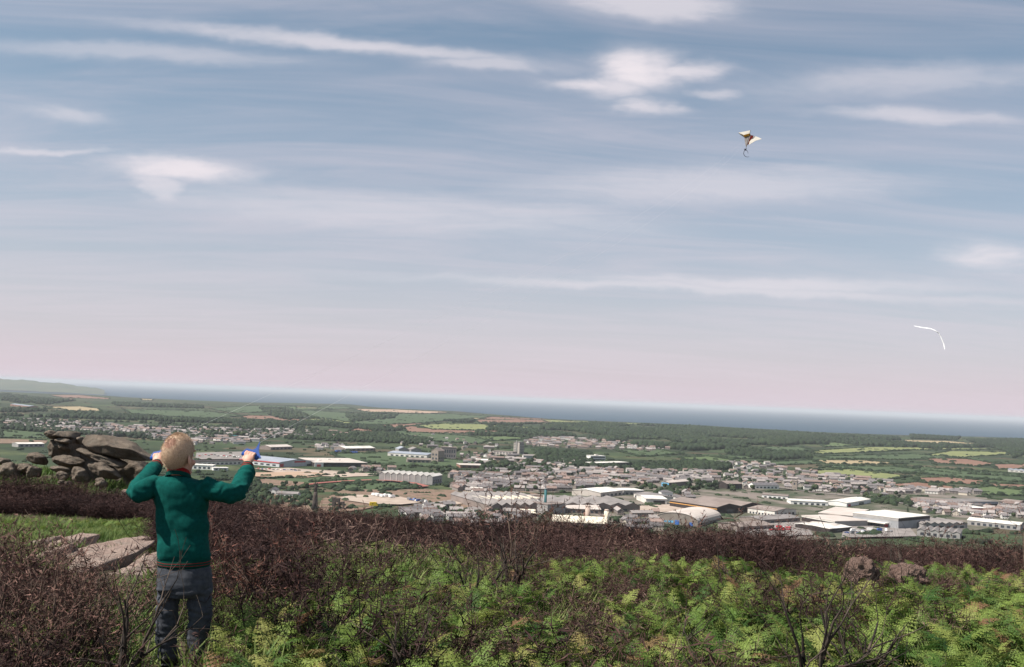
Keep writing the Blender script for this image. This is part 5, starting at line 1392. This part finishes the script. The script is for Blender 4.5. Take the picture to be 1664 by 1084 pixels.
skin = pmat('skin', (0.50, 0.26, 0.19), (0.60, 0.34, 0.25), 25, .55, .05, 200, spec=.35)
wool = pmat('green_wool', (0.0020, 0.055, 0.047), (0.0035, 0.076, 0.065), 60, .95, .25, 420, spec=.1)
ribw = pmat('green_rib', (0.0016, 0.036, 0.028), (0.0026, 0.050, 0.040), 80, .95, .25, 500, spec=.1)
redw = pmat('red_wool', (0.20, 0.012, 0.013), (0.26, 0.02, 0.018), 80, .95, .2, 500, spec=.1)
denim = pmat('grey_trousers', (0.042, 0.047, 0.058), (0.070, 0.074, 0.086), 45, .9, .3, 380, spec=.15)
leather = pmat('dark_shoes', (0.018, 0.016, 0.015), (0.03, 0.027, 0.025), 30, .5)
bluep = pmat('blue_plastic', (0.004, 0.045, 0.23), (0.008, 0.065, 0.30), 20, .35, spec=.5)

HEADC = P(290.5, 737, 4.98); HY = RAD(-20)
FACE = Vector((math.sin(-HY), math.cos(-HY), 0)); RGT = Vector((math.cos(-HY), -math.sin(-HY), 0)); UP = Vector((0, 0, 1))
HR_ = Matrix((RGT, FACE, UP)).transposed()
TILT = Matrix.Rotation(RAD(7), 3, RGT)            # he looks up at the kite
HR_ = TILT @ HR_
def HP_(r, f, u): return HEADC + HR_ @ Vector((r, f, u))
LS, RS = P(249, 790, 4.99), P(337, 793, 4.99)
L_arm = [LS, P(236, 796, 4.93), P(224, 801, 4.90), P(221, 798, 4.94), P(232, 783, 5.04), P(246, 768, 5.17), P(252, 759, 5.23)]
L_rad = [.056, .054, .051, .048, .044, .040, .036]
R_arm = [RS, P(355, 798, 5.0), P(372, 803, 5.02), P(386, 801, 5.07), P(393, 785, 5.15), P(398, 772, 5.22), P(401, 762, 5.26)]
R_rad = [.055, .053, .051, .048, .045, .042, .038]
LW, RW = P(256.5, 753, 5.265), P(403, 755, 5.285)
LG, RG = P(259, 742.5, 5.295), P(406.5, 740.5, 5.325)

body = MB()
body.ellipsoid(HP_(0, -.004, .006), (.0665, .082, .088), 28, 20, HR_)
body.ellipsoid(HP_(0, .026, -.058), (.049, .053, .066), 20, 14, HR_)
body.ellipsoid(HP_(0, .052, -.104), (.030, .030, .020), 14, 10, HR_)
body.ellipsoid(HP_(0, .084, -.046), (.011, .015, .014), 10, 8, HR_)
body.ellipsoid(HP_(0, .075, -.028), (.007, .012, .022), 10, 8, HR_)
body.ellipsoid(HP_(0, .072, .004), (.05, .012, .010), 12, 8, HR_)
for s in (-1, 1):
    body.ellipsoid(HP_(s * .036, .051, -.052), (.022, .02, .018), 12, 8, HR_)
    er = HR_ @ Matrix.Rotation(RAD(34 * s), 3, 'Z')
    body.ellipsoid(HP_(s * .073, -.012, -.034), (.007, .020, .030), 14, 10, er)
    body.ellipsoid(HP_(s * .080, -.023, -.026), (.006, .011, .026), 12, 8, er)
body.tube([HP_(0, -.012, -.05), HP_(0, -.004, -.085), P(291, 776, 5.0), P(292, 792, 5.0)], [.050, .043, .042, .042], 20)
body.loft([ring(292, y, 5.0, w_ * S5, d_) for y, w_, d_ in ((792, 26, .05), (802, 34, .07), (850, 34, .08), (900, 33, .08), (930, 35, .085))])
body.tube(L_arm + [LW], [.045, .042, .04, .038, .034, .028, .024, .0225], 14)
body.tube(R_arm + [RW], [.045, .042, .04, .038, .034, .028, .024, .0225], 14)
LEGL = [(280, 930), (276, 965), (272, 1008), (271, 1045), (272, 1070)]; LEGR = [(318, 930), (321, 965), (323, 1008), (320, 1045), (319, 1070)]
for leg in (LEGL, LEGR): body.tube([P(x, y, 5.0) for x, y in leg], [.046, .042, .036, .031, .027], 14)
FEET = []
for leg in (LEGL, LEGR):
    a = P(leg[-1][0], leg[-1][1], 5.0); gz_ = hs(a.x, a.y); FEET.append((a, gz_))
    body.ellipsoid((a.x, a.y + .035, gz_ + .035), (.03, .075, .028), 14, 10)
def hand(Wp, Gc, g, b):
    g = g.normalized(); f = (Gc - Wp).normalized(); f = (f - g * f.dot(g)).normalized(); b = f.cross(g) if f.cross(g).dot(b) > 0 else g.cross(f); b.normalize()
    Rm = Matrix((g, b, f)).transposed()
    body.tube([Wp - f * .012, Wp + f * .012], [.0215, .022], 14)
    pc = Wp.lerp(Gc, .52) + b * .010
    body.ellipsoid(pc, (.029, .0165, .031), 16, 12, Rm)
    for i, end in enumerate((215, 235, 240, 228)):
        o = (i - 1.5) * .0148; ch = [pc + g * o * .85, Gc + g * o + b * .0185 - f * .002]
        for th in (45, 95, 145, 190, end): ch.append(Gc + g * o + (b * math.cos(RAD(th)) + f * math.sin(RAD(th))) * .0170)
        body.tube(ch, [.0085, .0084, .0078, .0074, .007, .0066, .0058], 10)
    body.tube([Wp + f * .012 + g * .012, pc + g * .026 - b * .008 - f * .004, Gc + g * .033 - b * .012 - f * .002, Gc + g * .031 - b * .006 + f * .016, Gc + g * .022 + f * .021], [.012, .0112, .0098, .0085, .0066], 10)
    return f, b
gR = Vector((-1, 0.12, .22)); gL = Vector((1, 0.12, .22))
fR, bR = hand(RW, RG, gR, Vector((0, -1, .2))); fL, bL = hand(LW, LG, gL, Vector((0, -1, .2)))

boy = empty('person', (BX, BY, hs(BX, BY)))
tag(boy, 'young boy in green jumper and grey trousers flying a kite, seen from behind', 'person')
def under(o, par):
    bpy.context.view_layer.update(); o.parent = par; o.matrix_parent_inverse = Matrix.Translation(-Vector(par.location)); return o
under(remesh(body, 'body', skin, .0032, 2), boy)

# head hair: cropped fair hair with the scalp showing at the crown
hairm = bpy.data.materials.new('fair_cropped_hair'); hairm.use_nodes = True
b_ = NB(hairm.node_tree); bs = hairm.node_tree.nodes['Principled BSDF']; bs.inputs['Roughness'].default_value = .7; bs.inputs['Specular IOR Level'].default_value = .25
t = b_.n('ShaderNodeTexCoord'); CROWN = HP_(.002, -.064, .060)
vd = b_.n('ShaderNodeVectorMath', operation='DISTANCE'); b_.link(t.outputs['Object'], vd.inputs[0]); vd.inputs[1].default_value = CROWN
nz = b_.noise(t.outputs['Object'], 190, 5, .7)
col = b_.ramp(nz, [(.3, (0.34, 0.23, 0.15)), (.7, (0.62, 0.455, 0.33))])
wv = b_.m('ADD', vd.outputs['Value'], b_.m('MULTIPLY', b_.m('SUBTRACT', b_.noise(t.outputs['Object'], 40, 3), .5), .022))
col = b_.mix(b_.m('MULTIPLY', b_.ss(wv, .038, .022), .8), col, (0.24, 0.115, 0.08))
b_.link(col, bs.inputs['Base Color'])
bp = b_.n('ShaderNodeBump'); bp.inputs['Strength'].default_value = .5; bp.inputs['Distance'].default_value = .003
b_.link(b_.noise(t.outputs['Object'], 260, 3), bp.inputs['Height']); b_.link(bp.outputs[0], bs.inputs['Normal'])
m = MB(); NU, NV = 64, 44; grid = {}
rr = random.Random(3)
def hairline(c): return .045 * max(0, c) ** 1.5 - .030 * (1 - abs(c)) - .088 * max(0, -c) ** .8
ok = {}
for i in range(NV + 1):
    th = math.pi * (i + .02) / (NV + .04)
    for k in range(NU):
        ph = 2 * math.pi * k / NU; n_ = Vector((math.sin(th) * math.cos(ph), math.sin(th) * math.sin(ph), math.cos(th)))
        q = Vector((n_.x * .0665, n_.y * .082 - .004, n_.z * .088 + .006)); c_ = n_.y / max(.05, math.hypot(n_.x, n_.y))
        mg = q.z - hairline(c_)
        off = .0058 * min(1, max(-.4, mg / .02)) + .0012 * mnoise.noise(q * 60)
        low = max(0, -q.z - .03) * (1 if c_ < 0 else 0)
        q = q + Vector((n_.x, n_.y, n_.z)) * off
        grid[(i, k)] = HP_(*q); ok[(i, k)] = mg > -.004
idx = {}
for key, p in grid.items():
    idx[key] = len(m.v); m.v.append(tuple(p))
for i in range(NV):
    for k in range(NU):
        ks = [(i, k), (i + 1, k), (i + 1, (k + 1) % NU), (i, (k + 1) % NU)]
        if all(ok[q] for q in ks): m.f.append(tuple(idx[q] for q in ks)); m.mi.append(0)
for _ in range(13000):                       # short bristles
    i, k = rr.randrange(NV), rr.randrange(NU)
    if not ok[(i, k)]: continue
    p = grid[(i, k)].lerp(grid[(i + 1, (k + 1) % NU)], rr.random()); n_ = (p - HEADC).normalized()
    e = p + (n_ + Vector((rr.gauss(0, .4), rr.gauss(0, .4), rr.gauss(-.2, .4)))) * .0075; o = Vector((rr.gauss(0, 1), rr.gauss(0, 1), rr.gauss(0, 1))).normalized() * .0007
    m.add([p - o - n_ * .001, p + o - n_ * .001, e], [(0, 1, 2)])
under(m.build('hair', hairm, None, True), boy)
eyew = pmat('eye_white', (.7, .68, .66), (.75, .73, .71), 5, .2, spec=.5); iris = pmat('iris_blue', (.05, .1, .18), (.08, .14, .22), 30, .2)
for s in (-1, 1):
    m = MB(); m.ellipsoid(HP_(s * .028, .064, -.018), (.0115, .0105, .010), 14, 10, HR_, 0); m.ellipsoid(HP_(s * .028, .0725, -.018), (.0048, .003, .0048), 10, 8, HR_, 1); under(m.build('eye', [eyew, iris], None, True), boy)
m = MB(); m.ellipsoid(HP_(0, .078, -.080), (.019, .006, .0055), 14, 8, HR_); under(m.build('lips', pmat('lips', (.42, .16, .14), (.46, .19, .16), 20, .5), None, True), boy)

# jumper
jm = MB()
jm.loft([ring(*a) for a in ((299, 909, 5.0, 0.1216, 0.0951), (298.5, 901, 5.0, 0.1283, 0.1028), (298, 889, 5.0, 0.1273, 0.1048), (297, 870, 5.0, 0.1245, 0.0989), (296, 845, 5.0, 0.1245, 0.0970), (294.5, 820, 5.0, 0.1302, 0.0989),
         (293.5, 803, 5.0, 0.1358, 0.0970), (292, 791, 4.995, 0.1292, 0.0873), (291, 781, 4.99, 0.1064, 0.0776), (290.5, 776, 4.985, 0.0741, 0.0621), (290.5, 772.5, 4.98, 0.0551, 0.0524))])
jm.tube([P(268, 800, 5.0)] + L_arm, [.05] + L_rad, 20); jm.tube([P(316, 800, 5.0)] + R_arm, [.05] + R_rad, 20)
jm.ellipsoid(P(252, 790, 4.995), (.056, .066, .050), 20, 14); jm.ellipsoid(P(328, 795, 4.995), (.054, .066, .046), 20, 14)
EL_, ER_ = L_arm[3], R_arm[3]
def folds(p):
    x_ = 0.0
    for c_, w0, ax_ in ((EL_, .07, Vector((.5, .2, .8))), (ER_, .07, Vector((-.5, .2, .8))), (L_arm[5], .05, (L_arm[6] - L_arm[4]).normalized()), (R_arm[5], .05, (R_arm[6] - R_arm[4]).normalized()), (L_arm[0], .07, Vector((.8, 0, .6))), (R_arm[0], .07, Vector((-.8, 0, .6)))):
        q_ = (p - c_).length / w0
        if q_ < 2: x_ += math.exp(-q_ * q_) * math.sin(125 * (p - c_).dot(ax_) + 4 * mnoise.noise(p * 22)) * .0055
    if p.z < .57: x_ += .006 * math.sin(60 * p.z + 3 * mnoise.noise(p * 12)) * max(0, min(1, (.56 - p.z) / .06))
    a = mnoise.noise(Vector((p.x * 9, p.y * 9, p.z * 15))) * .010 + mnoise.noise(Vector((p.x * 17 + p.z * 9, p.y * 9, p.z * 5 + 7))) * .006
    b = mnoise.noise(Vector((p.x * 26 + 4, p.y * 26, p.z * 34))) * .0022
    return a + b + x_
under(remesh(jm, 'jumper', wool, .0055, 5, None, folds), boy)
def band(name, rings, mis, mats):
    m = MB(); m.loft(rings, mis=mis, cap=False); return under(m.build(name, mats, None, True), boy)
hem = [ring(299, 906, 5.0, 0.1286, 0.1019, 40), ring(299, 909.5, 5.0, 0.1296, 0.1029, 40), ring(299, 910.4, 5.0, 0.1301, 0.1034, 40), ring(299, 913.6, 5.0, 0.1291, 0.1024, 40), ring(299, 914.5, 5.0, 0.1291, 0.1024, 40), ring(299, 918.5, 5.0, 0.1258, 0.1000, 40), ring(299, 919.0, 5.0, 0.1152, 0.0931, 40)]
# the hem dips a little at the back
for r_ in hem:
    for q in r_: q.z -= .007 * max(0, 1 - abs(q.x - BX) / .16) 
band('hem_rib', hem, [0, 1, 0, 1, 0, 0], [ribw, redw])
def cuff(pts, r0):
    t = (pts[1] - pts[0]).normalized(); u = t.orthogonal().normalized(); v = t.cross(u); L = (pts[1] - pts[0]).length; out = []
    for q, s in ((-.25, 1.10), (.08, 1.08), (.2, 1.05), (.34, 1.05), (.55, 1.03), (.70, 1.03), (.92, 1.0), (1.0, .92), (.9, .84)):
        out.append([pts[0] + t * L * q + (u * math.cos(a) + v * math.sin(a)) * r0 * s * (1 + .03 * math.cos(k * math.pi)) for k, a in ((k, k * 2 * math.pi / 36) for k in range(36))])
    band('cuff', out, [0, 0, 1, 0, 1, 0, 0, 0], [ribw, redw])
cuff([L_arm[-1] + (LW - L_arm[-1]) * -.3, LW], .0295); cuff([R_arm[-1] + (RW - R_arm[-1]) * -.2, RW], .0305)
col_r = []
for z, s, d_ in ((774, .066, 4.984), (769.5, .062, 4.982), (766.5, .0585, 4.98), (765, .0565, 4.98), (760.5, .0535, 4.98), (760, .0505, 4.98), (768, .048, 4.98)):
    rg = ring(290.5, z, d_, s, s * .98, 36, 0, 2.0)
    for q in rg: q.z -= .42 * (q.y - d_) - .004
    col_r.append(rg)
band('collar', col_r, [0, 0, 1, 1, 1, 1], [ribw, redw])

# trousers
tm = MB()
tm.loft([ring(*a) for a in ((299, 908, 5.0, .122, .092), (299.5, 925, 5.0, .131, .102), (300, 940, 5.0, .136, .108), (300, 954, 5.0, .136, .108), (300, 968, 5.0, .126, .092))])
tm.tube([P(x, y, d_) for x, y, d_ in ((279, 938, 5.0), (275.5, 960, 5.0), (272.5, 985, 4.995), (271.5, 1008, 5.0), (270.5, 1030, 5.0), (271, 1052, 5.0), (272, 1066, 5.0), (272, 1072, 5.0))], [.060, .060, .055, .054, .051, .050, .051, .047], 22)
tm.tube([P(x, y, d_) for x, y, d_ in ((319, 938, 5.0), (323, 960, 5.0), (325, 985, 4.995), (325, 1008, 5.0), (322.5, 1030, 5.0), (320.5, 1052, 5.0), (320, 1066, 5.0), (320, 1072, 5.0))], [.062, .062, .059, .057, .053, .050, .051, .047], 22)
def tfold(p):
    k = 1.0 if p.z < .38 else .5
    return (mnoise.noise(Vector((p.x * 10, p.y * 10, p.z * 34))) * .009 + mnoise.noise(Vector((p.x * 24, p.y * 24, p.z * 60 + 3))) * .004) * k
under(remesh(tm, 'trousers', denim, .0055, 4, None, tfold), boy)
for (a, gz_) in FEET:
    m = MB(); m.ellipsoid((a.x, a.y + .035, gz_ + .034), (.040, .098, .036), 20, 12); o = m.build('shoe', leather, None, True); under(o, boy)
    m = MB(); m.ellipsoid((a.x, a.y + .035, gz_ + .008), (.043, .102, .013), 20, 8); s_ = m.build('sole', pmat('rubber_sole', (.05, .05, .05), (.08, .08, .08), 20, .8), None, True); s_.parent = o

# ---- kite handles, lines, kite
def handle(label, Gc, g, f, mirror):
    rgt = -g.normalized() * mirror; n_ = rgt.cross(f).normalized()
    e = empty('kite_winder', Gc); tag(e, label, 'kite handle', 'handles of the two-line kite')
    m = MB(); m.tube([-g.normalized() * .046, g.normalized() * .046], .0105, 14); m.build('grip', bluep, e, True)
    out = [(-.042, -.004), (-.044, .016), (-.030, .034), (0.002, .034), (.016, .046), (.023, .092), (.033, .046), (.040, .030), (.062, .004), (.046, -.004), (.040, -.018), (.030, -.012), (.030, .012), (.016, .021), (-.022, .021), (-.030, .010), (-.030, -.004)]
    V = [rgt * x + f * y + n_ * z for z in (-.005, .005) for x, y in out]; k = len(out)
    m = MB(); m.add(V, [tuple(range(k-1, -1, -1)), tuple(range(k, 2*k))] + [(i, (i+1) % k, k + (i+1) % k, k + i) for i in range(k)]); m.build('winder_frame', bluep, e)
    return Gc + rgt * .024 + f * .088
tipR = handle('blue plastic kite handle with upright horn in the right hand of the boy', RG, gR, (fR * .9 + UP * .35).normalized(), 1)
tipL = handle('blue plastic kite handle half hidden beside the head of the boy', LG, gL, (fL * .9 + UP * .35).normalized(), -1)

KD = 30.0
KC = P(1213, 232, KD)
kite = empty('kite', KC); tag(kite, 'small cream and red kite with a black looped tail high in the sky', 'kite')
sail_c = pmat('sail_cream', (0.60, 0.57, 0.51), (0.66, 0.63, 0.57), 4, .6); sail_r = pmat('sail_red', (0.62, 0.07, 0.05), (0.70, 0.12, 0.07), 6, .6); sail_g = pmat('sail_grey', (0.14, 0.125, 0.12), (0.20, 0.18, 0.17), 6, .7); sail_y = pmat('sail_yellow', (0.66, 0.42, 0.06), (0.72, 0.50, 0.10), 6, .6); rod = pmat('kite_rod', (.02, .02, .02), (.03, .03, .03), 5, .5); tailm = pmat('tail_black', (.015, .015, .018), (.025, .025, .03), 5, .8)
def sheer(m, f):
    nt_ = m.node_tree; bs_ = nt_.nodes['Principled BSDF']; tr = nt_.nodes.new('ShaderNodeBsdfTranslucent'); mx = nt_.nodes.new('ShaderNodeMixShader'); mx.inputs[0].default_value = f
    nt_.links.new(bs_.inputs['Base Color'].links[0].from_socket, tr.inputs[0]); nt_.links.new(bs_.outputs[0], mx.inputs[1]); nt_.links.new(tr.outputs[0], mx.inputs[2]); nt_.links.new(mx.outputs[0], nt_.nodes['Material Output'].inputs[0]); return m
for q_ in (sail_c, sail_r, sail_y): sheer(q_, .5)
def KP(px, py, dd): return P(px, py, KD + dd) - KC
def panel(name, pts, mat):
    c = sum(pts, Vector()) / len(pts); n_ = (pts[1] - pts[0]).cross(pts[2] - pts[0]).normalized() * .003
    k = len(pts); m = MB(); m.add([p + n_ for p in pts] + [p - n_ for p in pts], [tuple(range(k)), tuple(range(2*k-1, k-1, -1))] + [(i, k+i, k+(i+1) % k, (i+1) % k) for i in range(k)]); m.build(name, mat, kite)
panel('sail_panel', [KP(1199.8, 215.8, .16), KP(1219.3, 211.8, .0), KP(1219, 216.6, -.06), KP(1208.5, 219.4, -.02)], sail_c)
panel('sail_panel', [KP(1199.8, 215.8, .165), KP(1208.5, 219.4, -.015), KP(1209.2, 223.2, .04), KP(1205.5, 220.8, .1)], sail_c)
panel('sail_stripe', [KP(1208.5, 219.5, -.03), KP(1219, 216.8, -.07), KP(1220, 220.2, -.05), KP(1209.4, 223.4, .02)], sail_y)
panel('sail_panel', [KP(1209.2, 222.6, .03), KP(1219.8, 219.6, -.04), KP(1216.4, 231, -.1), KP(1212.6, 240, -.1), KP(1211.2, 235, -.04)], sail_g)
panel('sail_stripe', [KP(1220.2, 219.5, -.03), KP(1224.5, 220.6, .02), KP(1216.6, 234.6, -.07), KP(1214, 235.5, -.1), KP(1216.6, 230, -.09)], sail_r)
panel('sail_panel', [KP(1222.8, 221.2, .10), KP(1230, 222.2, 0), KP(1238, 225.9, -.22), KP(1228.2, 228.6, -.2), KP(1216.8, 235.6, -.28), KP(1217.6, 231.5, -.12)], sail_c)
m = MB(); m.tube([KP(1219.6, 211.6, -.05), KP(1212.3, 241, -.12)], .006, 6); m.build('spine_rod', rod, kite)
m = MB(); m.tube([KP(1205, 218.8, .1), KP(1220, 219.6, -.08), KP(1230, 223.6, .08)], .005, 6); m.build('spreader_rod', rod, kite)
m = MB(); m.add([KP(1209.2, 241.6, 0), KP(1212.2, 242.6, -.03), KP(1213.4, 240.2, 0), KP(1212.6, 244.4, 0), KP(1210, 245, .02)], [(0, 1, 4), (1, 2, 3), (1, 3, 4)]); m.build('tail_bow', tailm, kite)
loop = [(1212.3, 240.5), (1211.8, 243), (1209.4, 245.4), (1208.3, 249), (1209.4, 252.6), (1212.2, 254.8), (1215.4, 255.2), (1217.6, 254.6)]
m = MB(); m.tube([KP(x, y, .01 * i) for i, (x, y) in enumerate(loop)], [.008] * 5 + [.006, .005, .004], 6); m.tube([KP(1212, 243.6, 0), KP(1214.6, 245.6, .02), KP(1215.8, 249.6, .03)], [.007, .006, .004], 6); m.build('tail_loop', tailm, kite)
linem = pmat('kite_line', (0.85, 0.82, 0.78), (0.9, 0.88, 0.84), 2, .6)
for lb, a, b2 in (('thin pale kite line running from the left hand of the boy', tipL, KC + KP(1211, 226, -.15)), ('thin pale kite line running from the right hand of the boy', tipR, KC + KP(1217, 226, -.15))):
    m = MB(); pts = []
    for i in range(61):
        q = i / 60; p = a.lerp(b2, q); p.z -= .35 * 4 * q * (1 - q); pts.append(p)
    m.tube(pts, .0005, 4); tag(m.build('kite_line', linem), lb, 'kite line', 'lines of the two-line kite')
pts = [P(x, y, 26 - .012 * i) for i, (x, y) in enumerate(((1485, 529.6), (1492, 531), (1498, 532.2), (1505, 533), (1512, 534), (1519, 536.8), (1525, 541), (1528.6, 547), (1531, 553), (1533.4, 559), (1534.4, 563), (1535.2, 568)))]
m = MB(); V = []; RN = Vector((-.5, -.63, .6)).normalized()
for i, p in enumerate(pts):
    t_ = (pts[min(i+1, 11)] - pts[max(i-1, 0)]).normalized(); s_ = t_.cross(RN if abs(t_.z) < .55 else Vector((-.85, -.5, -.05))).normalized(); n_ = s_.cross(t_).normalized() * .0015; s_ = s_ * (.012 if 0 < i < 11 else .005)
    V += [p + s_ + n_, p - s_ + n_, p - s_ - n_, p + s_ - n_]
m.add(V, [(4*i+k, 4*i+(k+1) % 4, 4*i+4+(k+1) % 4, 4*i+4+k) for i in range(11) for k in range(4)])
tag(m.build('white_sliver', pmat('sliver_white', (.92, .92, .92), (.95, .95, .95), 3, .6)), 'thin curved white streamer hanging in the air right of the kite', 'sliver')  # thin shape built to follow a stray white mark, no known object

# ------------------------------------------------------------------ labels that tell look-alikes apart
def word_dir(dx, dy):
    if abs(dx) > abs(dy) * 2.2: return 'right of' if dx > 0 else 'left of'
    return 'beyond' if dy < 0 else 'in front of'
ORD = ['nearest', 'second nearest', 'third nearest', 'fourth nearest', 'fifth nearest', 'sixth nearest', 'seventh nearest', 'eighth nearest', 'ninth nearest', 'tenth nearest', '11th nearest', '12th nearest', '13th nearest', '14th nearest', '15th nearest', '16th nearest', '17th nearest', '18th nearest', '19th nearest', '20th nearest']
NEARL = [((300, 900), 'the boy'), ((668, 1000), 'the fan of charred stems'), ((1066, 1000), 'the lone charred stem'), ((1318, 1000), 'the big black gorse skeleton'), ((1400, 900), 'the pinkish boulders'), ((945, 1060), 'the charred low bush'), ((770, 940), 'the burnt upright stems')]
buck = {}
for o, head, (px, py), kind in AUTO:
    lands = NEARL if kind == 'fern' else LAND
    (lx, ly), ph = min(lands, key=lambda q: (q[0][0] - px) ** 2 + ((q[0][1] - py) * 2.0) ** 2)
    d = word_dir(px - lx, py - ly)
    buck.setdefault((head, d, ph), []).append((math.hypot(px - lx, py - ly), o))
for (head, d, ph), li in buck.items():
    li.sort(key=lambda q: q[0])
    for i, (_, o) in enumerate(li):
        if len((head + d + ph).split()) > 12: head = head.replace('low hipped', 'hipped').replace('grey brown', 'brown')
        o['label'] = '%s %s %s' % (head, d, ph) if len(li) == 1 else '%s, %s %s %s' % (head, ORD[i] if i < 20 else '%dth nearest' % (i + 1), d, ph)

# ------------------------------------------------------------------ haze: the air over land and sea
hz = MB(); hz.box(-152000, -3000, SEAZ - 12, 152000, 152000, 60)
hmat = bpy.data.materials.new('sea_air'); hmat.use_nodes = True
hn = hmat.node_tree; hn.nodes.clear()
vol = hn.nodes.new('ShaderNodeVolumePrincipled')
vol.inputs['Color'].default_value = (0.80, 0.84, 0.90, 1)
vol.inputs['Density'].default_value = 2.8e-5
vol.inputs['Anisotropy'].default_value = 0.0
ho = hn.nodes.new('ShaderNodeOutputMaterial'); hn.links.new(vol.outputs[0], ho.inputs['Volume'])
tag(hz.build('haze', hmat), kind='stuff')
